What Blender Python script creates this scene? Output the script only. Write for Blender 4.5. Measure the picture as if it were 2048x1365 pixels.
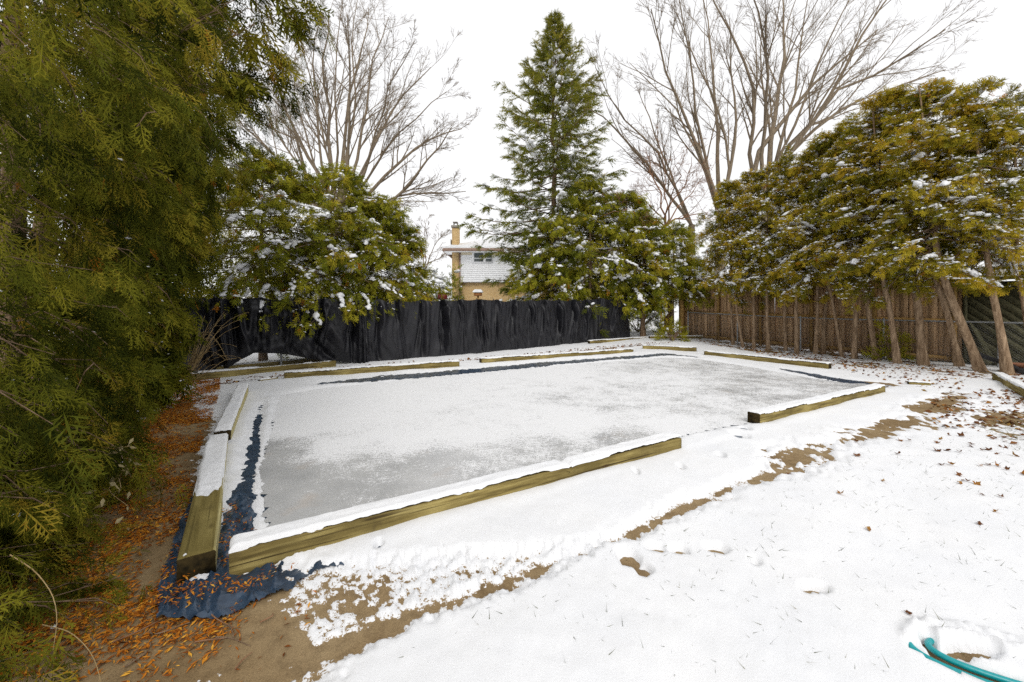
import bpy, math
import numpy as np
from math import radians, sin, cos, pi

for o in list(bpy.data.objects):
    bpy.data.objects.remove(o)
SC = bpy.context.scene
COL = SC.collection
RNG = np.random.default_rng(7)

# ------------------------------------------------------------------ camera, sky, sun, exposure
FPX, VH, UH, CAMH = 813.0, 615.0, 1024.0, 1.5          # focal length and horizon in photo pixels, eye height in metres
cam = bpy.data.cameras.new('camera')
cam.sensor_width = 36.0
cam.lens = FPX / 2048 * 36.0
cam.shift_y = -(682.5 - VH) / 2048
cam.clip_start, cam.clip_end = 0.05, 2000
co = bpy.data.objects.new('camera', cam)
co.location = (0, 0, CAMH)
co.rotation_euler = (radians(90), 0, 0)
COL.objects.link(co)
SC.camera = co

SUN_EL, SUN_AZ = radians(45), radians(174)               # azimuth from +Y towards +X
w = bpy.data.worlds.new('World')
SC.world = w
w.use_nodes = True
nt = w.node_tree
nt.nodes.clear()
out = nt.nodes.new('ShaderNodeOutputWorld')
bg = nt.nodes.new('ShaderNodeBackground')
sky = nt.nodes.new('ShaderNodeTexSky')
sky.sky_type = 'NISHITA'
sky.sun_disc = False
sky.sun_elevation = SUN_EL
sky.sun_rotation = SUN_AZ
sky.dust_density = 4
hs = nt.nodes.new('ShaderNodeHueSaturation')
hs.inputs['Saturation'].default_value = 0.12
mx = nt.nodes.new('ShaderNodeMix')
mx.data_type = 'RGBA'
mx.inputs[0].default_value = 0.86                       # cloud deck over the clear sky
mx.inputs[7].default_value = (10.0, 10.02, 10.15, 1)
nt.links.new(sky.outputs[0], hs.inputs['Color'])
nt.links.new(hs.outputs[0], mx.inputs[6])
nt.links.new(mx.outputs[2], bg.inputs[0])
bg.inputs[1].default_value = 0.1
nt.links.new(bg.outputs[0], out.inputs[0])

sun = bpy.data.lights.new('sun', 'SUN')
sun.energy = 1.35
sun.angle = radians(24)
sun.color = (1.0, 0.96, 0.9)
so = bpy.data.objects.new('sun', sun)
so.rotation_euler = (radians(90) - SUN_EL, 0, pi - SUN_AZ)
so.location = (20, -10, 30)
COL.objects.link(so)

SC.view_settings.view_transform = 'Standard'
SC.view_settings.look = 'None'
SC.view_settings.gamma = 1
SC.view_settings.use_curve_mapping = False
SC.view_settings.exposure = 0.22
SC.render.engine = 'CYCLES'
SC.cycles.max_bounces = 6
SC.cycles.diffuse_bounces = 2
SC.cycles.glossy_bounces = 2
SC.cycles.transmission_bounces = 2
SC.cycles.use_denoising = False
SC.cycles.use_adaptive_sampling = True
SC.cycles.adaptive_threshold = 0.015

# ------------------------------------------------------------------ noise and small maths
def _h(ix, iy, iz, seed):
    h = (ix.astype(np.int64) * 374761393 + iy.astype(np.int64) * 668265263 + iz.astype(np.int64) * 2147483647 + seed * 974634777) & 0xFFFFFFFF
    h = ((h ^ (h >> 13)) * 1274126177) & 0xFFFFFFFF
    h = ((h ^ (h >> 16)) * 2246822519) & 0xFFFFFFFF
    return ((h ^ (h >> 15)) & 0xFFFFFF) / float(0xFFFFFF) * 2 - 1

def vn(x, y, seed=0):
    x = np.asarray(x, float); y = np.asarray(y, float)
    ix = np.floor(x); iy = np.floor(y)
    fx = x - ix; fy = y - iy
    fx = fx * fx * fx * (fx * (fx * 6 - 15) + 10); fy = fy * fy * fy * (fy * (fy * 6 - 15) + 10)
    z = np.zeros_like(ix)
    a = _h(ix, iy, z, seed); b = _h(ix + 1, iy, z, seed); c = _h(ix, iy + 1, z, seed); d = _h(ix + 1, iy + 1, z, seed)
    return (a + (b - a) * fx) * (1 - fy) + (c + (d - c) * fx) * fy

def fbm(x, y, seed=0, o=4):
    s = 0; a = 1.0; t = 0
    for k in range(o):
        s = s + a * vn(x * 2 ** k + 13.7 * k, y * 2 ** k - 7.3 * k, seed + k)
        t += a; a *= 0.5
    return s / t * 1.5

def sstep(a, b, x):
    t = np.clip((x - a) / (b - a), 0, 1)
    return t * t * (3 - 2 * t)

def nrm(v):
    return v / np.maximum(np.linalg.norm(v, axis=-1, keepdims=True), 1e-9)

def rise(x, y):                                          # the yard rises a little towards the back fences
    return 0.2 * sstep(12.0, 20.0, np.asarray(y, float)) + 0 * np.asarray(x, float)

def G(u, v):                                             # ground point seen at a photo pixel
    z = 0.0
    for _ in range(12):
        Y = FPX * (CAMH - z) / (v - VH)
        X = (u - UH) / FPX * Y
        z = float(rise(X, Y))
    return np.array([X, Y])

def Gs(pts):
    return np.array([G(u, v) for u, v in pts])

def at(u, v, Y):
    return np.array([(u - UH) / FPX * Y, Y, CAMH + (VH - v) / FPX * Y])

def sd_poly(P, x, y):                                    # signed distance, positive inside
    d = np.full(x.shape, 1e9); ins = np.zeros(x.shape, bool)
    n = len(P)
    for i in range(n):
        ax, ay = P[i]; bx, by = P[(i + 1) % n]
        ex, ey = bx - ax, by - ay
        t = np.clip(((x - ax) * ex + (y - ay) * ey) / (ex * ex + ey * ey + 1e-12), 0, 1)
        d = np.minimum(d, np.hypot(x - ax - ex * t, y - ay - ey * t))
        c = ((ay > y) != (by > y)) & (x < (bx - ax) * (y - ay) / (by - ay + 1e-12) + ax)
        ins ^= c
    return np.where(ins, d, -d)

def sd_line(P, W, x, y):                                 # half width minus distance to a polyline
    r = np.full(x.shape, -1e9)
    for i in range(len(P) - 1):
        ax, ay = P[i]; bx, by = P[i + 1]
        ex, ey = bx - ax, by - ay
        t = np.clip(((x - ax) * ex + (y - ay) * ey) / (ex * ex + ey * ey + 1e-12), 0, 1)
        r = np.maximum(r, W[i] + (W[i + 1] - W[i]) * t - np.hypot(x - ax - ex * t, y - ay - ey * t))
    return r

# ------------------------------------------------------------------ object helpers
def mesh_from(V, F, attrs=None, smooth=False, mats=None):
    V = np.ascontiguousarray(V, np.float32).reshape(-1, 3)
    me = bpy.data.meshes.new('m')
    if isinstance(F, np.ndarray):
        F = np.ascontiguousarray(F, np.int32)
        k = F.shape[1]
        lt = np.full(len(F), k, np.int32)
        fl = F.ravel()
    else:
        lt = np.array([len(f) for f in F], np.int32)
        fl = np.array([i for f in F for i in f], np.int32)
    me.vertices.add(len(V)); me.vertices.foreach_set('co', V.ravel())
    me.loops.add(len(fl)); me.loops.foreach_set('vertex_index', fl)
    me.polygons.add(len(lt))
    me.polygons.foreach_set('loop_start', np.concatenate([[0], np.cumsum(lt)[:-1]]).astype(np.int32))
    me.polygons.foreach_set('loop_total', lt)
    if smooth:
        me.polygons.foreach_set('use_smooth', np.ones(len(lt), bool))
    if mats is not None:
        me.polygons.foreach_set('material_index', np.asarray(mats, np.int32))
    for k_, a in (attrs or {}).items():
        at_ = me.attributes.new(k_, 'FLOAT', 'POINT')
        at_.data.foreach_set('value', np.ascontiguousarray(a, np.float32))
    me.update(calc_edges=True)
    return me

def link(name, me, mat, parent=None, loc=None):
    for m in (mat if isinstance(mat, (list, tuple)) else [mat]):
        me.materials.append(m)
    me.name = name
    o = bpy.data.objects.new(name, me)
    COL.objects.link(o)
    if parent is not None:
        o.parent = parent
    if loc is not None:
        o.location = loc
    return o

def tag(o, label=None, cat=None, group=None, kind=None):
    if label: o['label'] = label
    if cat: o['category'] = cat
    if group: o['group'] = group
    if kind: o['kind'] = kind
    return o

def thing(name, loc, label, cat, group=None, rz=0.0):
    o = bpy.data.objects.new(name, None)
    o.empty_display_size = 0.2
    o.location = loc; o.rotation_euler = (0, 0, rz)
    COL.objects.link(o)
    return tag(o, label, cat, group)

def inst(V, F, R, s, p):                                 # copies of a template, joined
    n = len(p); nv = len(V)
    s = np.asarray(s)
    if s.ndim == 1: s = s[:, None].repeat(3, 1)
    W = np.einsum('nij,nkj->nki', R, V[None] * s[:, None, :]) + p[:, None, :]
    Fo = (F[None] + (np.arange(n) * nv)[:, None, None]).reshape(-1, F.shape[1])
    return W.reshape(-1, 3), Fo

def frames(a, roll):
    a = nrm(a)
    up = np.zeros_like(a); up[:, 2] = 1
    up[np.abs(a[:, 2]) > 0.97] = (1, 0, 0)
    b = nrm(np.cross(up, a)); c = np.cross(a, b)
    cr, sr = np.cos(roll)[:, None], np.sin(roll)[:, None]
    return np.stack([a, b * cr + c * sr, c * cr - b * sr], axis=2)

class Bag:                                               # collects pieces that make up one mesh
    def __init__(s): s.V = []; s.F = []; s.n = 0; s.A = []; s.M = []
    def add(s, V, F, a=0.0, m=0):
        V = np.asarray(V, float).reshape(-1, 3); F = np.asarray(F)
        if F.shape[1] == 4: F = np.concatenate([F[:, [0, 1, 2]], F[:, [0, 2, 3]]])
        s.V.append(V); s.F.append(F + s.n); s.n += len(V)
        s.A.append(np.full(len(V), a) if np.ndim(a) == 0 else a)
        s.M.append(np.full(len(F), m))
    def obj(s, name, mat, parent=None, smooth=False, attr='tint', loc=None):
        me = mesh_from(np.concatenate(s.V), np.concatenate(s.F), {attr: np.concatenate(s.A)}, smooth, np.concatenate(s.M))
        return link(name, me, mat, parent, loc)

BOXF = np.array([[0, 3, 2, 1], [4, 5, 6, 7], [0, 1, 5, 4], [1, 2, 6, 5], [2, 3, 7, 6], [3, 0, 4, 7]])
def boxv(x0, x1, y0, y1, z0, z1):
    return np.array([[x0, y0, z0], [x1, y0, z0], [x1, y1, z0], [x0, y1, z0], [x0, y0, z1], [x1, y0, z1], [x1, y1, z1], [x0, y1, z1]], float)

def bar(A, B, wd, ht, up=(0, 0, 1)):                     # a box from A to B
    A = np.array(A, float); B = np.array(B, float)
    a = nrm(B - A); u = np.array(up, float)
    if abs(a @ u) > 0.98: u = np.array([0, 1.0, 0])
    b = nrm(np.cross(u, a)); c = np.cross(a, b)
    V = []
    for P in (A, B):
        for sy, sz in ((-1, -1), (1, -1), (1, 1), (-1, 1)):
            V.append(P + b * sy * wd / 2 + c * sz * ht / 2)
    return np.array(V), np.array([[0, 1, 2, 3][::-1], [4, 5, 6, 7], [0, 1, 5, 4], [1, 2, 6, 5], [2, 3, 7, 6], [3, 0, 4, 7]])

def tubes(P, R, sides=3):                                # P (n,K,3), R (n,K)
    n, K, _ = P.shape
    T = np.empty_like(P)
    T[:, 1:-1] = P[:, 2:] - P[:, :-2]; T[:, 0] = P[:, 1] - P[:, 0]; T[:, -1] = P[:, -1] - P[:, -2]
    T = nrm(T)
    ref = np.zeros((n, 1, 3)); ref[:, :, 0] = 1
    flat = np.abs(T[:, :1, 0]) > 0.9
    ref[flat[:, 0]] = (0, 1, 0)
    B = nrm(np.cross(T, np.broadcast_to(ref, T.shape))); C = np.cross(T, B)
    an = np.arange(sides) / sides * 2 * pi
    V = P[:, :, None] + R[:, :, None, None] * (B[:, :, None] * np.cos(an)[:, None] + C[:, :, None] * np.sin(an)[:, None])
    idx = np.arange(n * K * sides).reshape(n, K, sides)
    a = idx[:, :-1]; b = idx[:, 1:]
    F = np.stack([a, np.roll(a, -1, 2), np.roll(b, -1, 2), b], -1).reshape(-1, 4)
    return V.reshape(-1, 3), F

def grow(P, R, nch, t0, t1, ang, angs, length, K, up=0.0, wob=0.08, rfrac=0.5, rend=0.2, rng=RNG, taper=0.5):
    n, K0, _ = P.shape
    m = n * nch
    pi_ = np.repeat(np.arange(n), nch)
    t = rng.uniform(t0, t1, m)
    f = t * (K0 - 1); i = np.minimum(f.astype(int), K0 - 2); fr = (f - i)[:, None]
    s0 = P[pi_, i] * (1 - fr) + P[pi_, i + 1] * fr
    tg = nrm(P[pi_, i + 1] - P[pi_, i])
    r0 = (R[pi_, i] * (1 - fr[:, 0]) + R[pi_, i + 1] * fr[:, 0]) * rfrac
    q = nrm(np.cross(tg, nrm(rng.normal(size=(m, 3)))))
    a = radians(ang) + radians(angs) * rng.normal(size=m)
    d = nrm(tg * np.cos(a)[:, None] + q * np.sin(a)[:, None])
    plen = np.linalg.norm(P[:, 1:] - P[:, :-1], axis=2).sum(1)
    L = length * plen[pi_] * (1 - taper * t) * rng.uniform(0.6, 1.25, m)
    Q = np.empty((m, K, 3)); Q[:, 0] = s0
    for k in range(1, K):
        d = nrm(d + np.array([0, 0, up]) + wob * rng.normal(size=(m, 3)))
        Q[:, k] = Q[:, k - 1] + d * (L / (K - 1))[:, None]
    RR = r0[:, None] * np.linspace(1, rend, K)[None]
    return Q, RR

# ------------------------------------------------------------------ materials
def mat(name, build):
    m = bpy.data.materials.new(name)
    m.use_nodes = True
    t = m.node_tree
    b = t.nodes['Principled BSDF']
    build(t, b)
    return m
def N(t, kind, **kw):
    n = t.nodes.new('ShaderNode' + kind)
    for k, v in kw.items():
        if k in n.inputs: n.inputs[k].default_value = v
        else: setattr(n, k, v)
    return n
def ramp(t, fac, stops):
    r = t.nodes.new('ShaderNodeValToRGB')
    e = r.color_ramp.elements
    while len(e) < len(stops): e.new(0.5)
    for el, (p, c) in zip(e, stops):
        el.position = p; el.color = (*c, 1) if len(c) == 3 else c
    t.links.new(fac, r.inputs[0])
    return r.outputs[0]
def coords(t, scale=(1, 1, 1), kind='Object'):
    tc = t.nodes.new('ShaderNodeTexCoord')
    mp = t.nodes.new('ShaderNodeMapping')
    mp.inputs['Scale'].default_value = scale
    t.links.new(tc.outputs[kind], mp.inputs[0])
    return mp.outputs[0]
def noise(t, vec, scale, detail=4, rough=0.55):
    n = N(t, 'TexNoise', Scale=scale, Detail=detail, Roughness=rough)
    t.links.new(vec, n.inputs['Vector'])
    return n.outputs['Fac']
def bump(t, b, h, strength=0.3, dist=0.01):
    n = N(t, 'Bump', Strength=strength, Distance=dist)
    t.links.new(h, n.inputs['Height'])
    t.links.new(n.outputs[0], b.inputs['Normal'])
def mixc(t, fac, a, b, mode='MIX'):
    m = t.nodes.new('ShaderNodeMix'); m.data_type = 'RGBA'; m.blend_type = mode
    for sck, v in ((0, fac), (6, a), (7, b)):
        if hasattr(v, 'links'): t.links.new(v, m.inputs[sck])
        else: m.inputs[sck].default_value = v if sck == 0 else (*v, 1)
    return m.outputs[2]
def attr(t, name):
    a = t.nodes.new('ShaderNodeAttribute'); a.attribute_name = name
    return a.outputs['Fac']
def math_(t, op, a, b):
    m = t.nodes.new('ShaderNodeMath'); m.operation = op
    for i, v in enumerate((a, b)):
        if hasattr(v, 'links'): t.links.new(v, m.inputs[i])
        else: m.inputs[i].default_value = v
    return m.outputs[0]

def _snow(t, b, ground):
    v = coords(t)
    c = ramp(t, noise(t, v, 2.0), [(0.3, (0.725, 0.735, 0.755)), (0.7, (0.76, 0.765, 0.775))])
    if ground:                                           # thin snow on the paving: the ground shows through in specks
        q = math_(t, 'ADD', attr(t, 'cover'), math_(t, 'MULTIPLY', math_(t, 'SUBTRACT', noise(t, v, 75, 4, 0.7), 0.5), 3.4))
        c = mixc(t, ramp(t, q, [(0.12, (1, 1, 1)), (0.26, (0, 0, 0))]), c, (0.27, 0.19, 0.10))
    t.links.new(c, b.inputs['Base Color'])
    b.inputs['Roughness'].default_value = 0.75
    b.inputs['Specular IOR Level'].default_value = 0.25
    bump(t, b, noise(t, v, 90, 3, 0.7), 0.25, 0.006)
SNOW = mat('snow', lambda t, b: _snow(t, b, False))
SNOWG = mat('snow_on_ground', lambda t, b: _snow(t, b, True))

def foliage_mat(name, stops, rough=0.55, trans=0.34):
    def f(t, b):
        a = attr(t, 'tint')
        c = ramp(t, a, stops)
        t.links.new(c, b.inputs['Base Color'])
        b.inputs['Roughness'].default_value = 0.85
        b.inputs['Specular IOR Level'].default_value = 0.04
        tr = N(t, 'BsdfTranslucent')
        t.links.new(c, tr.inputs['Color'])
        m = N(t, 'MixShader'); m.inputs[0].default_value = trans
        t.links.new(b.outputs[0], m.inputs[1]); t.links.new(tr.outputs[0], m.inputs[2])
        t.links.new(m.outputs[0], t.nodes['Material Output'].inputs[0])
    return mat(name, f)
CEDAR = foliage_mat('cedar_foliage', [(0.0, (0.05, 0.066, 0.009)), (0.3, (0.155, 0.17, 0.016)), (0.6, (0.31, 0.295, 0.026)), (0.85, (0.40, 0.33, 0.03)), (1.0, (0.36, 0.12, 0.016))])
CEDARW = foliage_mat('winter_cedar_foliage', [(0.0, (0.07, 0.08, 0.012)), (0.3, (0.22, 0.20, 0.018)), (0.6, (0.42, 0.33, 0.028)), (0.85, (0.50, 0.35, 0.03)), (1.0, (0.42, 0.16, 0.02))])
HEDGE = foliage_mat('dark_cedar_hedge', [(0.0, (0.016, 0.022, 0.003)), (0.3, (0.085, 0.092, 0.009)), (0.6, (0.19, 0.175, 0.016)), (0.85, (0.31, 0.24, 0.028)), (1.0, (0.42, 0.14, 0.015))], 0.5, 0.15)
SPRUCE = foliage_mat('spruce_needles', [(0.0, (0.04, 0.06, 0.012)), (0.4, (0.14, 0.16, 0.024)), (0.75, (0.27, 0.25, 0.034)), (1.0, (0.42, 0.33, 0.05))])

def bark_mat(name, c0, c1, sc=6.0, stretch=(1, 1, 0.15)):
    def f(t, b):
        v = coords(t, stretch)
        n = noise(t, v, sc * 4, 5, 0.65)
        t.links.new(ramp(t, n, [(0.3, c0), (0.7, c1)]), b.inputs['Base Color'])
        b.inputs['Roughness'].default_value = 0.9
        b.inputs['Specular IOR Level'].default_value = 0.04
        bump(t, b, n, 0.9, 0.03)
    return mat(name, f)
BARK = bark_mat('cedar_bark', (0.09, 0.055, 0.032), (0.30, 0.21, 0.14))
TRUNK = bark_mat('pale_cedar_trunk', (0.13, 0.08, 0.045), (0.46, 0.33, 0.215), 5)
MAPLE = bark_mat('maple_bark', (0.13, 0.10, 0.072), (0.27, 0.215, 0.15), 3)
REDBARK = bark_mat('reddish_bark', (0.15, 0.075, 0.04), (0.30, 0.17, 0.10), 3)
STEM = bark_mat('dry_stems', (0.30, 0.20, 0.09), (0.48, 0.36, 0.18), 10)

def _timber(t, b, pale):
    v = coords(t, (0.6, 9, 9))
    n = noise(t, v, 3.0, 6, 0.6)
    v2 = coords(t)
    n2 = noise(t, v2, 2.2, 4)
    oi = t.nodes.new('ShaderNodeObjectInfo')
    c = ramp(t, n, [(0.28, (0.07, 0.05, 0.018)), (0.46, (0.23, 0.175, 0.06)), (0.6, (0.34, 0.27, 0.10)), (0.78, (0.46, 0.38, 0.17))])
    c = mixc(t, ramp(t, n2, [(0.42, (0, 0, 0)), (0.68, (0.85, 0.85, 0.85))]), c, (0.12, 0.09, 0.03))
    ck = noise(t, coords(t, (0.5, 30, 30)), 1.5, 3, 0.5)
    c = mixc(t, ramp(t, ck, [(0.60, (0, 0, 0)), (0.66, (0.9, 0.9, 0.9))]), c, (0.045, 0.03, 0.012))
    vo = N(t, 'TexVoronoi', Scale=1.0); t.links.new(coords(t, (2.6, 8, 8)), vo.inputs['Vector'])
    c = mixc(t, ramp(t, vo.outputs['Distance'], [(0.10, (0.85, 0.85, 0.85)), (0.17, (0, 0, 0))]), c, (0.06, 0.035, 0.015))
    nv = noise(t, coords(t, (1, 1, 1)), 9, 2)
    c = mixc(t, ramp(t, nv, [(0.66, (0, 0, 0)), (0.76, (0.55, 0.55, 0.55))]), c, (0.07, 0.05, 0.025))
    if pale:                                             # fresh-sawn side, paler still with open-sky brightness put into its colour
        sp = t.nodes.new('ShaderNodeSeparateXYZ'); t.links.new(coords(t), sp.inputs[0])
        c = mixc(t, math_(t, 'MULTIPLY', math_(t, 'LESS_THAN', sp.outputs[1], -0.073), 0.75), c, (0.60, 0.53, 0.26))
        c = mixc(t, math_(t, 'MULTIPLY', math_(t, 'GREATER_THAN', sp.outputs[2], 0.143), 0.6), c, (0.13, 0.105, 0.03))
    t.links.new(c, b.inputs['Base Color'])
    b.inputs['Roughness'].default_value = 0.85
    b.inputs['Specular IOR Level'].default_value = 0.12
    bump(t, b, n, 0.6, 0.008)
TIMBER = mat('treated_timber', lambda t, b: _timber(t, b, False))
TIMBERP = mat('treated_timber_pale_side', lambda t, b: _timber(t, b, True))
def _tend(t, b):
    v = coords(t, (1, 1, 1))
    n = noise(t, v, 25, 4)
    t.links.new(ramp(t, n, [(0.3, (0.012, 0.010, 0.006)), (0.75, (0.065, 0.045, 0.017))]), b.inputs['Base Color'])
    b.inputs['Roughness'].default_value = 0.9
    b.inputs['Specular IOR Level'].default_value = 0.05
    bump(t, b, n, 0.5, 0.006)
TEND = mat('wet_end_grain', _tend)

def _concrete(t, b):
    v = coords(t)
    n = noise(t, v, 1.3, 6, 0.6); f = noise(t, v, 140, 3, 0.7)
    c = ramp(t, n, [(0.25, (0.17, 0.11, 0.05)), (0.5, (0.30, 0.21, 0.11)), (0.75, (0.40, 0.30, 0.17))])
    g = noise(t, v, 11, 5, 0.7)
    c = mixc(t, 0.7, c, ramp(t, g, [(0.3, (0.5, 0.47, 0.45)), (0.55, (1, 1, 1))]), 'MULTIPLY')
    c = mixc(t, 0.6, c, ramp(t, f, [(0.3, (0.35, 0.35, 0.35)), (0.7, (1, 1, 1))]), 'MULTIPLY')
    t.links.new(c, b.inputs['Base Color'])
    b.inputs['Roughness'].default_value = 0.8
    b.inputs['Specular IOR Level'].default_value = 0.12
    bump(t, b, f, 0.5, 0.004)
CONCRETE = mat('damp_concrete', _concrete)

def _ice(t, b):
    v = coords(t)
    fr = attr(t, 'frost')
    n1 = noise(t, v, 26, 3, 0.6); n2 = noise(t, v, 75, 2, 0.6); n3 = noise(t, v, 3.2, 5, 0.6)
    m = math_(t, 'ADD', math_(t, 'MULTIPLY', n1, 0.55), math_(t, 'MULTIPLY', n2, 0.85))
    m = math_(t, 'ADD', m, math_(t, 'MULTIPLY', n3, 0.4))
    m = math_(t, 'ADD', m, fr)                         # mean of the three about 0.9
    mask = ramp(t, math_(t, 'SUBTRACT', m, 0.9), [(0.42, (0, 0, 0)), (0.60, (1, 1, 1))])
    ni = noise(t, v, 1.6, 5, 0.6)
    ice = ramp(t, ni, [(0.3, (0.36, 0.365, 0.37)), (0.7, (0.52, 0.52, 0.515))])
    nst = noise(t, v, 2.7, 3, 0.5)
    ice = mixc(t, ramp(t, nst, [(0.6, (0, 0, 0)), (0.8, (0.35, 0.35, 0.35))]), ice, (0.52, 0.40, 0.30))
    c = mixc(t, mask, ice, (0.73, 0.735, 0.745))
    t.links.new(c, b.inputs['Base Color'])
    rr = ramp(t, mask, [(0, (0.24, 0.24, 0.24)), (1, (0.75, 0.75, 0.75))])
    t.links.new(rr, b.inputs['Roughness'])
    b.inputs['Specular IOR Level'].default_value = 0.5
    bump(t, b, math_(t, 'ADD', mask, math_(t, 'MULTIPLY', n2, 0.4)), 0.35, 0.006)
ICE = mat('frosted_ice', _ice)

def _liner(t, b):
    v = coords(t)
    n = noise(t, v, 9, 5, 0.65)
    t.links.new(ramp(t, n, [(0.3, (0.012, 0.024, 0.045)), (0.7, (0.04, 0.07, 0.115))]), b.inputs['Base Color'])
    b.inputs['Roughness'].default_value = 0.27
    bump(t, b, noise(t, coords(t, (1, 1, 1)), 45, 3), 0.35, 0.004)
LINER = mat('dark_blue_poly_liner', _liner)

def _tarp(t, b):
    v = coords(t, (1, 1, 1))
    fine = noise(t, coords(t, (3, 1, 60)), 1.0, 3, 0.7)
    cr = noise(t, coords(t, (7, 7, 16)), 1.2, 4, 0.6)
    t.links.new(ramp(t, noise(t, v, 2.5), [(0.3, (0.006, 0.006, 0.008)), (0.7, (0.014, 0.014, 0.018))]), b.inputs['Base Color'])
    t.links.new(ramp(t, cr, [(0.3, (0.42, 0.42, 0.42)), (0.75, (0.62, 0.62, 0.62))]), b.inputs['Roughness'])
    b.inputs['Specular IOR Level'].default_value = 0.4
    bump(t, b, math_(t, 'ADD', fine, math_(t, 'MULTIPLY', cr, 1.6)), 0.35, 0.012)
TARP = mat('black_poly_tarp', _tarp)

def boards_mat(name, c0, c1, c2, grain=(14, 14, 0.7)):
    def f(t, b):
        oi = t.nodes.new('ShaderNodeObjectInfo')
        v = coords(t, grain)
        ad = t.nodes.new('ShaderNodeVectorMath'); ad.operation = 'ADD'
        t.links.new(v, ad.inputs[0])
        cm = t.nodes.new('ShaderNodeCombineXYZ')
        t.links.new(math_(t, 'MULTIPLY', oi.outputs['Random'], 50.0), cm.inputs[2])
        t.links.new(cm.outputs[0], ad.inputs[1])
        n = noise(t, ad.outputs[0], 1.6, 6, 0.65)
        c = ramp(t, n, [(0.25, c0), (0.5, c1), (0.8, c2)])
        k = math_(t, 'ADD', math_(t, 'MULTIPLY', oi.outputs['Random'], 0.42), 0.72)
        cc = t.nodes.new('ShaderNodeCombineColor')
        for i in range(3): t.links.new(k, cc.inputs[i])
        c = mixc(t, 1.0, c, cc.outputs[0], 'MULTIPLY')
        t.links.new(c, b.inputs['Base Color'])
        b.inputs['Roughness'].default_value = 0.9
        b.inputs['Specular IOR Level'].default_value = 0.06
        bump(t, b, n, 0.5, 0.006)
    return mat(name, f)
FENCEWOOD = boards_mat('brown_fence_boards', (0.26, 0.145, 0.07), (0.56, 0.36, 0.20), (0.72, 0.52, 0.33))
RAILWOOD = boards_mat('fence_rail_wood', (0.18, 0.09, 0.03), (0.40, 0.24, 0.085), (0.52, 0.35, 0.14), (5, 5, 5))
DARKWOOD = boards_mat('dark_mossy_boards', (0.04, 0.04, 0.022), (0.10, 0.095, 0.055), (0.16, 0.14, 0.085), (8, 8, 8))
GREYWOOD = boards_mat('grey_weathered_boards', (0.13, 0.13, 0.13), (0.24, 0.24, 0.235), (0.33, 0.33, 0.32), (8, 8, 1.2))

def plain(name, col, rough=0.6, metal=0.0, var=0.15, sc=20):
    def f(t, b):
        n = noise(t, coords(t), sc, 4)
        t.links.new(ramp(t, n, [(0.3, tuple(c * (1 - var) for c in col)), (0.7, tuple(min(1, c * (1 + var)) for c in col))]), b.inputs['Base Color'])
        b.inputs['Roughness'].default_value = rough
        b.inputs['Metallic'].default_value = metal
        bump(t, b, n, 0.15, 0.004)
    return mat(name, f)
STEEL = plain('galvanised_steel', (0.34, 0.35, 0.36), 0.5, 0.7)
WHITE = plain('white_paint', (0.84, 0.85, 0.86), 0.55, 0, 0.03)
BROWNTRIM = plain('brown_fascia', (0.30, 0.20, 0.15), 0.6)
CONCAP = plain('grey_cement', (0.28, 0.26, 0.23), 0.85)
GLASS = plain('dark_window_glass', (0.07, 0.085, 0.085), 0.08, 0, 0.2, 3)
HOSE = plain('turquoise_rubber', (0.0, 0.27, 0.29), 0.35, 0, 0.12, 60)
RED = plain('dark_red_paint', (0.16, 0.015, 0.015), 0.5)
ORANGE = plain('orange_plastic', (0.75, 0.10, 0.03), 0.5)
CEDARBOX = plain('orange_cedar_wood', (0.36, 0.15, 0.045), 0.7)
BLACKPIPE = plain('black_plastic_pipe', (0.02, 0.02, 0.022), 0.45)
TERRA = plain('terracotta', (0.22, 0.09, 0.045), 0.8)
GREYMETAL = plain('grey_corrugated_sheet', (0.20, 0.19, 0.17), 0.6, 0.3)

def _brick(t, b):
    tc = t.nodes.new('ShaderNodeTexCoord')
    sp = t.nodes.new('ShaderNodeSeparateXYZ'); t.links.new(tc.outputs['Object'], sp.inputs[0])
    cb = t.nodes.new('ShaderNodeCombineXYZ')
    t.links.new(math_(t, 'ADD', sp.outputs[0], sp.outputs[1]), cb.inputs[0]); t.links.new(sp.outputs[2], cb.inputs[1])
    br = N(t, 'TexBrick', Scale=1.0)
    br.inputs['Brick Width'].default_value = 0.22; br.inputs['Row Height'].default_value = 0.075; br.inputs['Mortar Size'].default_value = 0.008
    br.inputs['Color1'].default_value = (0.50, 0.32, 0.12, 1); br.inputs['Color2'].default_value = (0.60, 0.42, 0.19, 1); br.inputs['Mortar'].default_value = (0.34, 0.27, 0.18, 1)
    t.links.new(cb.outputs[0], br.inputs['Vector'])
    t.links.new(br.outputs[0], b.inputs['Base Color'])
    b.inputs['Roughness'].default_value = 0.85
    bump(t, b, br.outputs['Fac'], -0.4, 0.01)
BRICK = mat('yellow_brick', _brick)

LITTER = foliage_mat('orange_cedar_litter', [(0.0, (0.07, 0.025, 0.01)), (0.35, (0.24, 0.07, 0.012)), (0.7, (0.52, 0.18, 0.018)), (1.0, (0.72, 0.38, 0.05))], 0.7, 0.15)
LEAF = foliage_mat('fallen_leaf_brown', [(0.0, (0.045, 0.02, 0.012)), (0.5, (0.17, 0.07, 0.025)), (0.8, (0.28, 0.12, 0.03)), (1.0, (0.36, 0.22, 0.06))], 0.65, 0.15)
GRASS = foliage_mat('grass_blades', [(0.0, (0.03, 0.035, 0.012)), (0.5, (0.09, 0.10, 0.02)), (1.0, (0.25, 0.20, 0.07))], 0.7, 0.2)
PALELEAF = foliage_mat('dry_pale_leaves', [(0.0, (0.30, 0.24, 0.12)), (1.0, (0.55, 0.47, 0.27))], 0.7, 0.25)
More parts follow.
